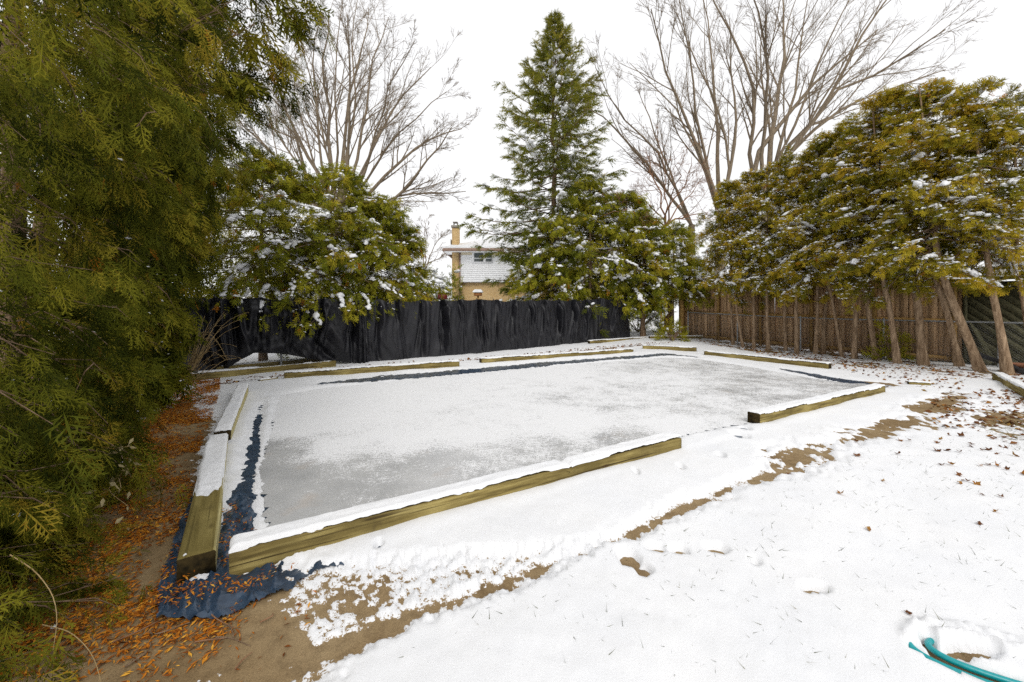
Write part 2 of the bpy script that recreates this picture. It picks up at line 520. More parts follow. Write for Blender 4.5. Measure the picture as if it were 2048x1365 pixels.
# ------------------------------------------------------------------ the yard: where the ice, the liner, the path and the bare patches lie
ICEP = Gs([(538, 1085), (526, 1000), (518, 945), (536, 890), (548, 830), (562, 792), (660, 776), (900, 752), (1100, 734), (1330, 716), (1395, 719), (1500, 735), (1600, 754), (1690, 768), (1780, 772), (1640, 812), (1510, 846), (1380, 869), (1200, 918), (900, 1000)])
LEFTSTRIP = Gs([(522, 812), (508, 895), (497, 955), (484, 1030), (470, 1085)])
CORNERIN = Gs([(447, 1030), (478, 1010), (500, 1070), (548, 1078), (600, 1062), (560, 1085), (475, 1112), (440, 1152)])
CORNEROUT = Gs([(306, 1222), (335, 1120), (362, 1082), (372, 1172), (455, 1175), (600, 1142), (530, 1178), (450, 1205), (380, 1228)])
FARSTRIP = Gs([(650, 768), (780, 757), (920, 746), (1090, 729), (1200, 720), (1336, 710), (1392, 715)])
RIGHTSTRIP = Gs([(1575, 741), (1640, 755), (1700, 764), (1768, 769)])
NEARSTRIP = Gs([(1366, 876), (1430, 859), (1512, 843)])
LINEREDGE = Gs([(300, 1240), (335, 1110), (470, 770), (640, 752), (1250, 700), (1400, 700), (1690, 750), (1790, 785), (1520, 870), (1380, 905), (640, 1150), (440, 1245)])
CONCL = Gs([(225, 1420), (585, 1362), (640, 1300), (590, 1290), (560, 1240), (550, 1215), (590, 1160), (470, 1150), (380, 1190), (372, 1080), (388, 1000), (400, 930), (418, 870), (425, 838), (390, 838), (380, 790), (330, 820), (150, 900), (-300, 1100), (-600, 1500)])
LITTERP = Gs([(200, 1440), (420, 1365), (400, 1240), (330, 1220), (360, 1080), (380, 960), (395, 860), (400, 800), (420, 750), (380, 730), (300, 780), (200, 860), (-100, 1050), (-300, 1450)])
PATHA = Gs([(560, 1330), (660, 1300), (760, 1262), (850, 1222), (930, 1200), (1010, 1172), (1080, 1140), (1160, 1112)])
PATHAB = Gs([(1160, 1112), (1210, 1092), (1250, 1078), (1300, 1052), (1340, 1032)])
PATHB = Gs([(1340, 1032), (1385, 1010), (1430, 990), (1500, 965), (1560, 945)])
PATHC = Gs([(1560, 945), (1600, 912), (1660, 892), (1740, 868), (1830, 835), (1890, 806), (1930, 790)])
SPECKLE = Gs([(560, 1170), (700, 1130), (900, 1110), (1150, 1095), (1000, 1170), (850, 1220), (760, 1285), (600, 1310), (540, 1250)])
LEAFBED = Gs([(1860, 800), (2048, 770), (2200, 800), (2200, 930), (2048, 905), (1960, 880), (1850, 850)])
TREEBED = Gs([(1380, 676), (1480, 686), (1700, 705), (1960, 740), (2100, 752), (2200, 790), (1980, 765), (1700, 735), (1500, 705), (1400, 690)])
FENCEBED = Gs([(385, 772), (660, 738), (900, 722), (1000, 714), (1260, 690), (1360, 685), (1280, 694), (960, 722), (700, 742), (420, 775)])

# the garden hose: four flattened turns
HC = np.array([2.15, 1.65]); HA = np.array([0.94, -0.342]); HB = np.array([0.342, 0.94])
def hose_pt(th, k):
    a = 0.33 + 0.075 * k; b = 0.085 + 0.06 * k
    return HC + HA * (a * np.cos(th))[..., None] + HB * (b * np.sin(th) + 0.008 * np.sin(3 * th + k))[..., None]
TH = np.linspace(0.3 * pi, 0.3 * pi + 1.95 * 2 * pi, 240)
HK = (TH - TH[0]) / (2 * pi) * 0.95
HP = hose_pt(TH, HK)
HTH = np.mod(TH, 2 * pi)
HEXP = ((HK < 0.9) & (HTH > 1.06 * pi) & (HTH < 1.5 * pi)) | ((HK > 0.95) & (HTH > 1.07 * pi) & (HTH < 1.6 * pi)) | ((HK < 1.0) & (HTH > 0.93 * pi) & (HTH < 0.99 * pi))

SPOTS = [((1258, 1128), 0.055, 0.03), ((1285, 1150), 0.04, 0.02), ((1312, 1106), 0.05, 0.012), ((1358, 1110), 0.045, 0.012), ((1433, 1108), 0.05, 0.014), ((1508, 1134), 0.03, 0.01), ((1628, 1190), 0.055, 0.012), ((1935, 1318), 0.10, 0.012),
         ((1478, 877), 0.07, 0.035), ((1440, 918), 0.03, 0.02), ((1528, 902), 0.03, 0.02), ((1362, 940), 0.025, 0.02), ((1272, 952), 0.025, 0.015), ((757, 1102), 0.018, 0.012), ((1490, 862), 0.05, 0.03), ((1860, 770), 0.10, 0.05)]

def snow_q(x, y):
    n1 = fbm(x * 2.3, y * 2.3, 3, 4); n2 = fbm(x * 14, y * 14, 11, 4); n3 = fbm(x * 42, y * 42, 17, 3)
    q = np.full(x.shape, 2.6)
    qc = np.full(x.shape, 2.6)
    def cut(sd, soft, a1=0.0, a2=0.4, a3=0.2, conc=False):
        nonlocal q, qc
        k = sstep(-5 * soft, -1.5 * soft, sd)
        v = -sd / soft + k * (a1 * n1 + a2 * n2 + a3 * n3)
        q = np.minimum(q, v)
        if conc: qc = np.minimum(qc, v)
    cut(sd_poly(ICEP, x, y), 0.06, 0.3, 0.35, 0.25)
    cut(sd_line(LEFTSTRIP, [0.02, 0.05, 0.06, 0.07, 0.10], x, y), 0.05, 0.4, 0.5, 0.3)
    cut(sd_poly(CORNERIN, x, y), 0.05, 0.2, 0.7, 0.4)
    cut(sd_poly(CORNEROUT, x, y), 0.05, 0.2, 0.5, 0.3)
    cut(sd_line(FARSTRIP, [0.14, 0.30, 0.36, 0.30, 0.22, 0.26, 0.2], x, y), 0.12, 0.6, 0.7, 0.2)
    cut(sd_line(RIGHTSTRIP, [0.08, 0.22, 0.27, 0.2], x, y), 0.1, 0.5, 0.7, 0.2)
    cut(sd_line(NEARSTRIP, [0.02, 0.035, 0.045], x, y), 0.03, 0.3, 0.4, 0.2)
    cut(sd_poly(CONCL, x, y), 0.10, 0.6, 0.9, 0.5, True)
    cut(sd_line(PATHA, [0.05, 0.035, 0.025, 0.03, 0.03, 0.025, 0.02, -0.01], x, y), 0.05, 0.9, 0.9, 0.5, True)
    cut(sd_line(PATHB, [0.01, 0.02, 0.025, 0.02, 0.02], x, y), 0.05, 1.0, 1.1, 0.3, True)
    cut(sd_line(PATHC, [0.02, 0.04, 0.05, 0.07, 0.10, 0.13, 0.06], x, y), 0.11, 1.5, 1.9, 0.4, True)
    cut(sd_line(PATHAB, [0.01, -0.005, -0.01, 0.0, 0.02], x, y), 0.04, 1.2, 1.3, 0.5, True)
    sp = sd_poly(SPECKLE, x, y)
    v = 0.75 - 0.5 * sstep(0.0, 0.28, sp) + 0.4 * n2 + 0.75 * n3 + 0.5 * n1 + 7 * (1 - sstep(-0.25, 0.08, sp))
    q = np.minimum(q, v); qc = np.minimum(qc, v)
    lb = sd_poly(LEAFBED, x, y)
    q = np.minimum(q, 0.35 + 0.9 * n1 + 0.9 * n2 + 0.5 * n3 + 7 * (1 - sstep(-0.4, 0.6, lb)))
    tb = sd_poly(TREEBED, x, y)
    q = np.minimum(q, 0.45 + 0.9 * n1 + 1.1 * n2 + 0.3 * n3 + 7 * (1 - sstep(-0.3, 0.35, tb)))
    fb = sd_poly(FENCEBED, x, y)
    q = np.minimum(q, 0.45 + 0.8 * n1 + 1.1 * n2 + 0.3 * n3 + 7 * (1 - sstep(-0.3, 0.2, fb)))
    for (uv, rx, ry) in SPOTS:
        c = G(*uv)
        d = np.hypot((x - c[0]) / rx, (y - c[1]) / (ry * 2.2))
        q = np.minimum(q, (d - 1) * 3.5 + (0.8 * n2 + 0.5 * n3) * (d < 1.8))
    return q, n1, n2, qc

SNOWT = 0.034
def snow_z(x, y, cover=False):
    near = np.hypot(x, y) < 30
    q = np.full(x.shape, 2.6); n1 = np.zeros(x.shape); n2 = np.zeros(x.shape)
    qc = np.full(x.shape, 2.6)
    q[near], n1[near], n2[near], qc[near] = snow_q(x[near], y[near])
    hp = (np.abs(x - HC[0]) < 0.8) & (np.abs(y - HC[1]) < 0.6)
    hump = np.zeros(x.shape)
    if hp.any():
        px_, py_ = x[hp], y[hp]
        D = np.hypot(px_[:, None] - HP[None, :, 0], py_[:, None] - HP[None, :, 1])
        dc = np.where(HEXP[None], 9, D).min(1); de = np.where(HEXP[None], D, 9).min(1)
        hump[hp] = 0.038 * np.exp(-(dc / 0.021) ** 2) * (0.8 + 0.4 * vn(px_ * 30, py_ * 30, 9))
        dent = sstep(0.012, 0.03, de) * 1.9 - 0.9 + 0.35 * vn(px_ * 60, py_ * 60, 5)
        q[hp] = np.minimum(q[hp], np.where(de < 0.036, dent, 9))
        hump[hp] = np.where(de < 0.02, 0, hump[hp])
    s = np.where(q > 0, SNOWT * (0.2 * np.sqrt(np.clip(q, 0, 1)) * np.clip(q * 3, 0, 1) + 0.8 * sstep(0.2, 2.4, q)), np.maximum(q, -1) * 0.03)
    full = sstep(0.2, 2.2, q)
    s = s + full * (0.02 * fbm(x * 0.7, y * 0.7, 21, 3) + 0.008 * n1 + 0.0016 * n2 + 0.006 * np.minimum(fbm(x * 4.5, y * 4.5, 23, 2), 0) * sstep(-0.2, 0.6, fbm(x * 0.9, y * 0.9, 27, 2)) + hump)
    ins = np.zeros(x.shape); ins[near] = 0.012 * sstep(-0.05, 0.1, sd_poly(LINEREDGE, x[near], y[near]))
    return (s + ins, qc) if cover else s + ins

def polar(r, a):
    A, Rr = np.meshgrid(a, r)
    x = Rr * np.sin(A); y = Rr * np.cos(A)
    nr, na = x.shape
    idx = np.arange(nr * na).reshape(nr, na)
    F = np.stack([idx[:-1, :-1], idx[:-1, 1:], idx[1:, 1:], idx[1:, :-1]], -1).reshape(-1, 4)
    return x.ravel(), y.ravel(), F

r = np.concatenate([np.geomspace(0.25, 1.55, 14)[:-1], np.geomspace(1.55, 24, 290), np.geomspace(25, 900, 26)])
a = np.concatenate([np.linspace(-180, -62, 30)[:-1], np.linspace(-62, 62, 520), np.linspace(62, 180, 30)[1:]]) * pi / 180
x, y, F = polar(r, a)
z, qc = snow_z(x, y, True)
z = z + rise(x, y)
me = mesh_from(np.stack([x, y, z], 1), F[:, ::-1], {'cover': np.clip(qc, 0, 2.6)}, smooth=True)
tag(link('snow_cover', me, SNOWG), kind='structure')
r2 = np.concatenate([np.geomspace(0.2, 30, 60), np.geomspace(34, 900, 16)])
x, y, F = polar(r2, np.linspace(-pi, pi, 181))
me = mesh_from(np.stack([x, y, rise(x, y) - 0.0015 * np.clip(fbm(x * 3, y * 3, 2, 2), -1, 1)], 1), F[:, ::-1], smooth=True)
tag(link('ground', me, CONCRETE), kind='structure')

# ice sheet and the poly liner it lies in
def grid_in(P, step, grow_, hole=None):
    x0, y0 = P.min(0) - grow_ - step; x1, y1 = P.max(0) + grow_ + step
    xs = np.arange(x0, x1, step); ys = np.arange(y0, y1, step)
    X, Y = np.meshgrid(xs, ys)
    sd = sd_poly(P, X, Y) + grow_
    if hole is not None:
        sd = np.minimum(sd, hole[1] - sd_poly(hole[0], X, Y))
    ok = sd > 0
    idx = np.arange(X.size).reshape(X.shape)
    F = np.stack([idx[:-1, :-1], idx[:-1, 1:], idx[1:, 1:], idx[1:, :-1]], -1).reshape(-1, 4)
    keep = ok.ravel()[F].all(1)
    F = F[keep]
    used = np.unique(F); mp = np.full(X.size, -1); mp[used] = np.arange(len(used))
    return X.ravel()[used], Y.ravel()[used], mp[F]

FROST = [(540, 1060, -.32), (620, 1000, -.22), (700, 960, -.12), (560, 960, -.45), (540, 910, -.35), (560, 890, -.1), (800, 960, -.1), (950, 920, -.08), (1100, 900, -.1), (1250, 880, -.1), (700, 1040, -.2),
         (650, 900, .25), (800, 880, .22), (950, 870, .2), (1150, 850, .3), (1330, 848, .25), (560, 830, .4), (600, 860, .4), (700, 830, .3), (700, 790, .35), (900, 800, .25), (1000, 830, .18), (1000, 770, .16),
         (1150, 800, .06), (1250, 820, .04), (1350, 820, .02), (1450, 810, .02), (1300, 780, .03), (1500, 780, -.02), (1650, 785, -.03), (1400, 740, .0), (1300, 740, .04), (1150, 750, .2), (1250, 760, .1), (1100, 740, .25), (1700, 775, -.15), (1550, 760, -.05)]
FW = np.array([[*G(u, v), f] for u, v, f in FROST])
x, y, F = grid_in(ICEP, 0.07, 0.06)
d = np.hypot(x[:, None] - FW[None, :, 0], y[:, None] - FW[None, :, 1])
wgt = 1 / (d ** 2.6 + 0.02)
fr = (wgt * FW[None, :, 2]).sum(1) / wgt.sum(1) + 0.07 * fbm(x * 1.5, y * 1.5, 31, 4) + 0.05 * fbm(x * 6, y * 6, 37, 3)
me = mesh_from(np.stack([x, y, rise(x, y) + 0.012 + 0.001 * fbm(x * 4, y * 4, 5, 2)], 1), F, {'frost': fr + 0.53}, True)
tag(link('rink_ice', me, ICE), kind='structure')

xa, ya, Fa = grid_in(LINEREDGE, 0.014, 0.0, (ICEP, 0.12)); xb, yb, Fb = grid_in(LINEREDGE, 0.05, 0.0, (ICEP, 0.12))
Fa = Fa[(ya[Fa] < 3.2).all(1)]; Fb = Fb[(yb[Fb] > 3.15).all(1)]
x = np.concatenate([xa, xb]); y = np.concatenate([ya, yb]); F = np.concatenate([Fa, Fb + len(xa)])
used = np.unique(F); mp = np.full(len(x), -1); mp[used] = np.arange(len(used)); x = x[used]; y = y[used]; F = mp[F]
cin = sd_poly(CORNEROUT, x, y); cc = sd_poly(CORNERIN, x, y)
crumple = sstep(-0.5, 0.1, np.maximum(cin, cc))
ridge = 1 - np.abs(fbm((x * 0.55 - y * 0.83) * 2.6 + 0.5 * vn(x * 3, y * 3, 39), (x * 0.83 + y * 0.55) * 19, 41, 4))
far = sstep(6, 8, y)
zz = 0.008 + np.clip(ridge - 0.3, 0, 1) ** 1.5 * (0.006 + 0.06 * crumple) + far * 0.006 * fbm(x * 9, y * 3, 43, 3)
zz += 0.02 * crumple * np.clip(fbm(x * 7, y * 7, 47, 2), 0, 1)
zz = np.where(sd_poly(LINEREDGE, x, y) < 0.05, np.minimum(zz, 0.006 + zz * 0.7), zz)
inside = sd_poly(ICEP, x, y)
zz = np.where(inside > -0.08, np.minimum(zz, 0.009), zz)
wx = crumple * 0.03 * fbm(x * 6, y * 6, 44, 3); wy = crumple * 0.04 * fbm(x * 6, y * 6, 45, 3)
me = mesh_from(np.stack([x + wx, y + wy, rise(x, y) + zz], 1), F, smooth=True)
o = link('rink_liner', me, LINER)
tag(o, 'dark blue poly liner showing in strips between the ice and the border timbers', 'liner')

# ------------------------------------------------------------------ timbers with their snow caps
def rounded(w_, h_, c=0.008):
    pts = []
    for cx, cy, a0 in ((w_ / 2 - c, h_ - c, 0), (-w_ / 2 + c, h_ - c, 90), (-w_ / 2 + c, c, 180), (w_ / 2 - c, c, 270)):
        for k in (0, 45, 90):
            an = radians(a0 + k); pts.append((cx + c * cos(an), cy + c * sin(an)))
    out = []
    n = len(pts)
    for i in range(n):                                   # one extra point on the long sides
        out.append(pts[i])
        if i % 3 == 2:
            q_ = pts[(i + 1) % n]
            for k in (1, 2, 3): out.append((pts[i][0] + (q_[0] - pts[i][0]) * k / 4, pts[i][1] + (q_[1] - pts[i][1]) * k / 4))
    return np.array(out)

def timber(label, p0, p1, away, wd=0.14, ht=0.15, snow=None, seed=0, name='landscape_timber', z0=0.0, group='timbers laid out around the rink', endmat=None, notch=None, pale=False):
    p0 = np.array(p0); p1 = np.array(p1)
    dvec = p1 - p0; L = float(np.hypot(*dvec)); d = dvec / L
    pr = np.array([-d[1], d[0]])
    if pr @ np.array(away) < 0: pr = -pr
    c = (p0 + p1) / 2 + pr * wd / 2
    ang = math.atan2(d[1], d[0])
    root = thing(name, (c[0], c[1], float(rise(c[0], c[1])) + z0), label, 'timber', group, ang)
    sec = rounded(wd, ht); m = len(sec)
    nx = max(8, int(L / 0.05))
    xs = np.linspace(-L / 2, L / 2, nx)
    V = np.zeros((nx, m, 3))
    V[:, :, 0] = xs[:, None]; V[:, :, 1] = sec[None, :, 0]; V[:, :, 2] = sec[None, :, 1]
    sgn = np.arange(m) * 1.7
    V[:, :, 1] += 0.0035 * fbm(xs[:, None] * 2.5 + 0 * sgn, sgn[None] + 0 * xs[:, None] + seed * 9.1, 51, 3)
    V[:, :, 2] += 0.0035 * fbm(xs[:, None] * 2.5 + 0 * sgn, sgn[None] + 0 * xs[:, None] + seed * 5.3, 53, 3) + 0.006 * vn(xs * 0.5, xs * 0 + seed, 57)[:, None]
    if notch:
        for (l0, l1, dep) in notch:
            lx = (xs + L / 2) / L
            k = np.exp(-((lx - (l0 + l1) / 2) / ((l1 - l0) / 2)) ** 4)
            V[:, :, 2] -= np.where(sec[None, :, 1] > ht * 0.9, k[:, None] * dep * (0.6 + 0.4 * np.cos(sgn)[None]), 0)
    idx = np.arange(nx * m).reshape(nx, m)
    F = [tuple(q_) for q_ in np.stack([idx[:-1], idx[1:], np.roll(idx[1:], -1, 1), np.roll(idx[:-1], -1, 1)], -1).reshape(-1, 4)]
    nm = len(F)
    F += [tuple(idx[0]), tuple(idx[-1][::-1])]
    F = [f[::-1] for f in F]
    me = mesh_from(V, F, mats=[0] * nm + [1, 1])
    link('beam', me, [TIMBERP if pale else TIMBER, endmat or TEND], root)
    if snow is not None:
        nl = max(20, int(L / 0.014)); nw = 20
        l = np.linspace(0, 1, nl); ww = np.linspace(-0.5, 0.5, nw) * (wd + 0.006)
        LL, WW = np.meshgrid(l, ww, indexing='ij')
        ed = np.minimum(wd / 2 - np.abs(WW), np.minimum(LL, 1 - LL) * L)
        q_ = snow(LL) - 0.35 + np.clip(ed / 0.02, -0.2, 1) * 0.8 + 0.35 * fbm(LL * L * 3 + seed * 3, WW * 3, 61, 3) + 0.16 * fbm(LL * L * 22 + seed, WW * 22, 63, 3)
        # ragged near rim where the snow has slid off
        zc = np.where(q_ > 0, 0.034 * np.sqrt(np.clip(q_, 0, 1)), np.clip(q_, -1, 0) * 0.012)
        zc = zc + np.clip(q_, 0, 1) * 0.006 * fbm(LL * L * 5 + 3 * seed, WW * 9, 67, 3)
        V = np.stack([(LL - 0.5) * (L + 0.004), WW, ht + zc + 0.0], -1)
        i2 = np.arange(nl * nw).reshape(nl, nw)
        F = np.stack([i2[:-1, :-1], i2[1:, :-1], i2[1:, 1:], i2[:-1, 1:]], -1).reshape(-1, 4)
        kp = (q_.ravel()[F] > -0.6).any(1)
        F = F[kp]
        if len(F):
            link('snow_cap', mesh_from(V, F, smooth=True), SNOW, root)
    return root
one = lambda l: 0.55 + 0 * l
def t8snow(l): return 0.6 - 1.75 * (1 - sstep(0.25, 0.62, l)) + 0 * l
def t1snow(l): return 0.62 - 0.9 * np.exp(-((l - 0.62) / 0.012) ** 2) - 0.35 * np.exp(-((l - 0.69) / 0.04) ** 2)
timber('long snow capped timber with a rotten notch along the near edge of the rink', G(458, 1162), G(1363, 905), (0, 1), 0.15, 0.15, t1snow, 1, notch=[(0.605, 0.635, 0.05), (0.66, 0.72, 0.012)])
timber('snow capped timber with a dark end on the near edge of the rink at right', G(1520, 853), G(1771, 790), (0, 1), 0.16, 0.14, one, 2)
timber('timber along the right edge of the rink facing the leaning cedars', G(1408, 713), G(1657, 742), (1, 0.5), 0.15, 0.155, one, 3)
timber('shortest timber lying at the far corner of the rink', G(1285, 700), G(1393, 706), (0, 1), 0.15, 0.15, one, 4)
timber('long timber along the far edge of the rink, before the tarp at right', G(963, 730), G(1267, 708), (0, 1), 0.15, 0.15, one, 5)
timber('long timber along the far edge of the rink, left of the gap', G(568, 763), G(919, 736), (0, 1), 0.15, 0.16, one, 6)
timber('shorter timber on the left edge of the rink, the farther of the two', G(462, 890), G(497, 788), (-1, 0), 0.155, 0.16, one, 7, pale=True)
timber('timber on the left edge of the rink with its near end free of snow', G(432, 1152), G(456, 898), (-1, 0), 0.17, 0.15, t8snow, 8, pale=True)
tg_ = 'edging timbers along the fences'
timber('old edging timber at the foot of the black tarp beside the left hedge', G(380, 764), G(672, 735), (0, 1), 0.14, 0.16, lambda l: 0.1 - 0.9 * l, 9, group=tg_)
timber('second edging timber behind, under the lifted bottom of the black tarp', G(400, 752), G(640, 729), (0, 1), 0.14, 0.17, lambda l: 0.4 - 0.5 * l, 10, group=tg_)
timber('thin edging timber running from the right end of the black tarp', G(1180, 690), G(1310, 677), (0, 1), 0.12, 0.10, one, 11, group=tg_)
timber('edging timber beneath the trunks at the far corner by the brown fence', G(1300, 680), G(1432, 679), (0, 1), 0.14, 0.14, lambda l: 0.1 + 0.5 * l, 12, group=tg_)
timber('mossy broken timber lying in leaves at the right edge of the yard', G(1984, 760), G(2120, 838), (1, 1), 0.15, 0.14, one, 13, group=tg_)
timber('short broken stub of timber half buried in snow at the far left of the rink', G(520, 768), G(556, 763), (0, 1), 0.10, 0.075, lambda l: 0.35 - 0.6 * (l > 0.6), 14, name='timber_offcut', group='half buried offcuts of timber')
timber('short thin offcut half buried in snow beyond the right corner of the rink', G(1818, 772), G(1862, 775), (0, 1), 0.10, 0.065, one, 15, name='timber_offcut', group='half buried offcuts of timber')
# ------------------------------------------------------------------ back fence with the black tarp
FA, FB = np.array([-8.4, 7.92]), np.array([4.9, 17.7])
FD = nrm(FB - FA); FN = np.array([FD[1], -FD[0]])        # FN points to the camera
FL = float(np.hypot(*(FB - FA)))
def fpt(s, off=0.0):
    return FA + FD * s + FN * off
def s_at(u):                                             # where along the fence line a photo column meets it
    k = (u - UH) / FPX
    return float((FA[0] - k * FA[1]) / (k * FD[1] - FD[0]))

root = thing('black_tarp', (*fpt(FL / 2), float(rise(*fpt(FL / 2)))), 'black poly tarp hung in folds along the back fence', 'tarp')
ns, nz = 1300, 36
S = np.linspace(0.3, FL, ns); Tt = np.linspace(0, 1, nz)
SS, TT = np.meshgrid(S, Tt, indexing='ij')               # TT 0 at the top
gx = np.sort(np.concatenate([[s_at(u) for u in (395, 430, 470, 520, 575, 640, 700, 752, 790, 838, 880, 916, 952, 985, 1020, 1052, 1080, 1110, 1138, 1165, 1195, 1222, 1250)], [0.3]]))
near_i = np.abs(SS[:, 0][:, None] - gx[None]).argmin(1)
dist = SS[:, 0] - gx[near_i]
gap = np.gradient(gx)[near_i]
sag = np.clip(np.abs(dist) / (gap / 2), 0, 1)
top = 1.74 - 0.075 * (1 - (1 - sag) ** 2) * (0.6 + 0.5 * vn(S * 1.1, S * 0, 71)) + 0.02 * vn(S * 0.8, S * 0, 72)
ku = np.array([390, 430, 455, 480, 505, 530, 565, 600, 640, 690, 730, 780])
kz = np.array([0.0, 0.02, 0.10, 0.30, 0.43, 0.43, 0.37, 0.26, 0.13, 0.03, 0.0, 0.02])
bot = np.interp(S, [s_at(u) for u in ku], kz) + 0.02 * np.abs(vn(S * 2.1, S * 0, 73)) + 0.01
Z = top[:, None] * (1 - TT) + bot[:, None] * TT
h_ = Z / 1.74
off = 0.22 + 0.0 * SS
for i, g in enumerate(gx):                               # pleats that fan out below each tie
    side = RNG.uniform(-1, 1)
    for k in range(4):
        lean = RNG.normal() * 0.16 + (0.0 if g > s_at(720) else (s_at(520) - g) * 0.10)
        wd_ = 0.016 + RNG.uniform(0.2, 1.0) * 0.06 * TT
        c = g + lean * TT ** 1.1 + 0.03 * np.sin(TT * 5 + i)
        amp = RNG.uniform(0.3, 1.0) * 0.085 * (1 - TT) ** RNG.uniform(0.15, 0.9) * np.sign(RNG.normal() + 0.5)
        off = off + amp * np.exp(-((SS - c) / wd_) ** 2)
off += 0.09 * (1 - 1.6 * np.abs(fbm(SS * 1.7 + 0.5 * vn(SS * 0.7, TT * 2, 79), TT * 0.5, 74, 3))) * (0.25 + TT) + 0.010 * fbm(SS * 9 + TT * 2, TT * 3.5, 75, 3)
lef = 1 - sstep(s_at(640), s_at(790), SS)                # the slack, dragged part at the left
sh = SS - (s_at(505) - SS) * -0.55 * TT ** 1.4
off += lef * 0.18 * fbm(sh * 3.2, TT * 0.9, 76, 3) + 0.04 * lef
rr_ = np.hypot((SS - s_at(500)) * 0.8, (TT - 0.55) * 1.7)
off += lef * 0.07 * np.sin(rr_ * 13 + 1.2 * fbm(SS * 1.2, TT * 2, 78, 2)) * sstep(0.1, 0.7, rr_)
for k in range(80):                                      # sharp creases that run down from the ties
    g = gx[RNG.integers(1, len(gx))] + RNG.normal() * 0.05
    ln_ = RNG.uniform(0.35, 1.1); t0_ = RNG.uniform(0, 0.1)
    c = g + RNG.normal() * 0.14 * TT + 0.03 * np.sin(TT * RNG.uniform(3, 8) + k) + lef * (s_at(520) - g) * 0.16 * TT ** 1.5
    on = sstep(t0_ - 0.05, t0_ + 0.05, TT) * (1 - sstep(ln_ - 0.3, ln_, TT))
    dd = SS - c
    wk = RNG.uniform(0.025, 0.05)
    off += on * RNG.uniform(0.05, 0.13) * (-np.exp(-(dd / wk) ** 2) + 0.75 * np.exp(-((dd - 2.2 * wk) / (1.5 * wk)) ** 2))
# a heavy knot of folds around the ninth tie
c9 = s_at(712)
off += 0.14 * np.exp(-((SS - c9 - 0.05 * TT) / (0.10 + 0.12 * TT)) ** 2) * (0.35 + 0.65 * TT) * (1 + 0.5 * np.sin(SS * 55))
off = np.maximum(off, 0.012)
P = FA[None, None] + FD[None, None] * SS[..., None] + FN[None, None] * off[..., None]
gz = rise(P[..., 0], P[..., 1])
V = np.concatenate([P, (Z + gz)[..., None]], -1)
V2 = V.copy(); V2 -= np.array(root.location)
idx = np.arange(ns * nz).reshape(ns, nz)
F = np.stack([idx[:-1, :-1], idx[:-1, 1:], idx[1:, 1:], idx[1:, :-1]], -1).reshape(-1, 4)
link('tarp_sheet', mesh_from(V2, F, smooth=True), TARP, root)
tie = Bag()
for g in gx[1:]:
    p = fpt(g, 0.045)
    tie.add(*bar((p[0], p[1], 1.70), (p[0], p[1], 1.775), 0.03, 0.03))
tie.V = [v - np.array(root.location) + np.array([0, 0, float(rise(*fpt(9)))]) for v in tie.V]
tie.obj('tie', BLACKPIPE, root)['kind'] = 'stuff'

def chain_fence(name, label, A, B, h_, posts, wire_from=0.0, wire_to=1.0, step=0.065):
    A = np.array(A, float); B = np.array(B, float)
    L = float(np.hypot(*(B - A))); d = (B - A) / L
    root = thing(name, (A[0], A[1], 0), label, 'fence', 'chain link fences')
    pts = np.linspace(0, 1, 40)
    rl = np.stack([d[0] * L * pts, d[1] * L * pts, rise(A[0] + d[0] * L * pts, A[1] + d[1] * L * pts) + h_], -1)
    link('top_rail', mesh_from(*tubes(rl[None], np.full((1, 40), 0.021), 8), smooth=True), STEEL, root)
    pm = None
    for t in posts:
        q_ = A + d * L * t
        g_ = float(rise(*q_))
        if pm is None:
            pm = mesh_from(*tubes(np.array([[[0, 0, -0.1], [0, 0, 0.6], [0, 0, h_ + 0.03], [0, 0, h_ + 0.06]]], float), np.array([[0.026, 0.026, 0.026, 0.012]]), 8), smooth=True)
            pm.materials.append(STEEL)
        o = bpy.data.objects.new('post', pm); COL.objects.link(o); o.parent = root
        o.location = (d[0] * L * t, d[1] * L * t, g_)
    x0, x1 = wire_from * L, wire_to * L
    Ps = []
    for sgn in (1, -1):
        for c in np.arange(x0 - h_, x1 + h_, step):
            a_, b_ = (c, c + sgn * h_)
            t0, t1 = 0.0, 1.0
            lo, hi = (x0 - a_) / (b_ - a_), (x1 - a_) / (b_ - a_)
            if lo > hi: lo, hi = hi, lo
            t0, t1 = max(t0, lo), min(t1, hi)
            if t1 - t0 < 0.02: continue
            q_ = []
            for t in (t0, (t0 + t1) / 2, t1):
                s = a_ + (b_ - a_) * t
                xy = A + d * s
                q_.append([d[0] * s, d[1] * s, float(rise(*xy)) + 0.03 + t * (h_ - 0.04)])
            Ps.append(q_)
    Ps = np.array(Ps)
    o = link('chain_link_wire', mesh_from(*tubes(Ps, np.full(Ps.shape[:2], 0.0013), 3)), STEEL, root)
    o['kind'] = 'stuff'
    return root
BA, BB = fpt(0.3, -0.02), fpt(FL + 2.5, -0.02)
chain_fence('chain_link_fence', 'chain link fence behind the black tarp, bare under its lifted bottom', BA, BB, 1.15, np.linspace(0, 1, 7))
RN = np.array([11.4, 11.5]); RD = nrm(np.array([-1.6, 2.8]))   # the brown fence line, running away from the camera
RO = np.array([-RD[1], RD[0]])                                 # towards the rink
cA = RN - RD * 4.0 + RO * 0.35; cB = RN + RD * 7.1 + RO * 0.35
chain_fence('chain_link_fence', 'chain link fence with grey top rail in front of the brown board fence', cA, cB, 1.13, np.linspace(0.02, 1, 6))

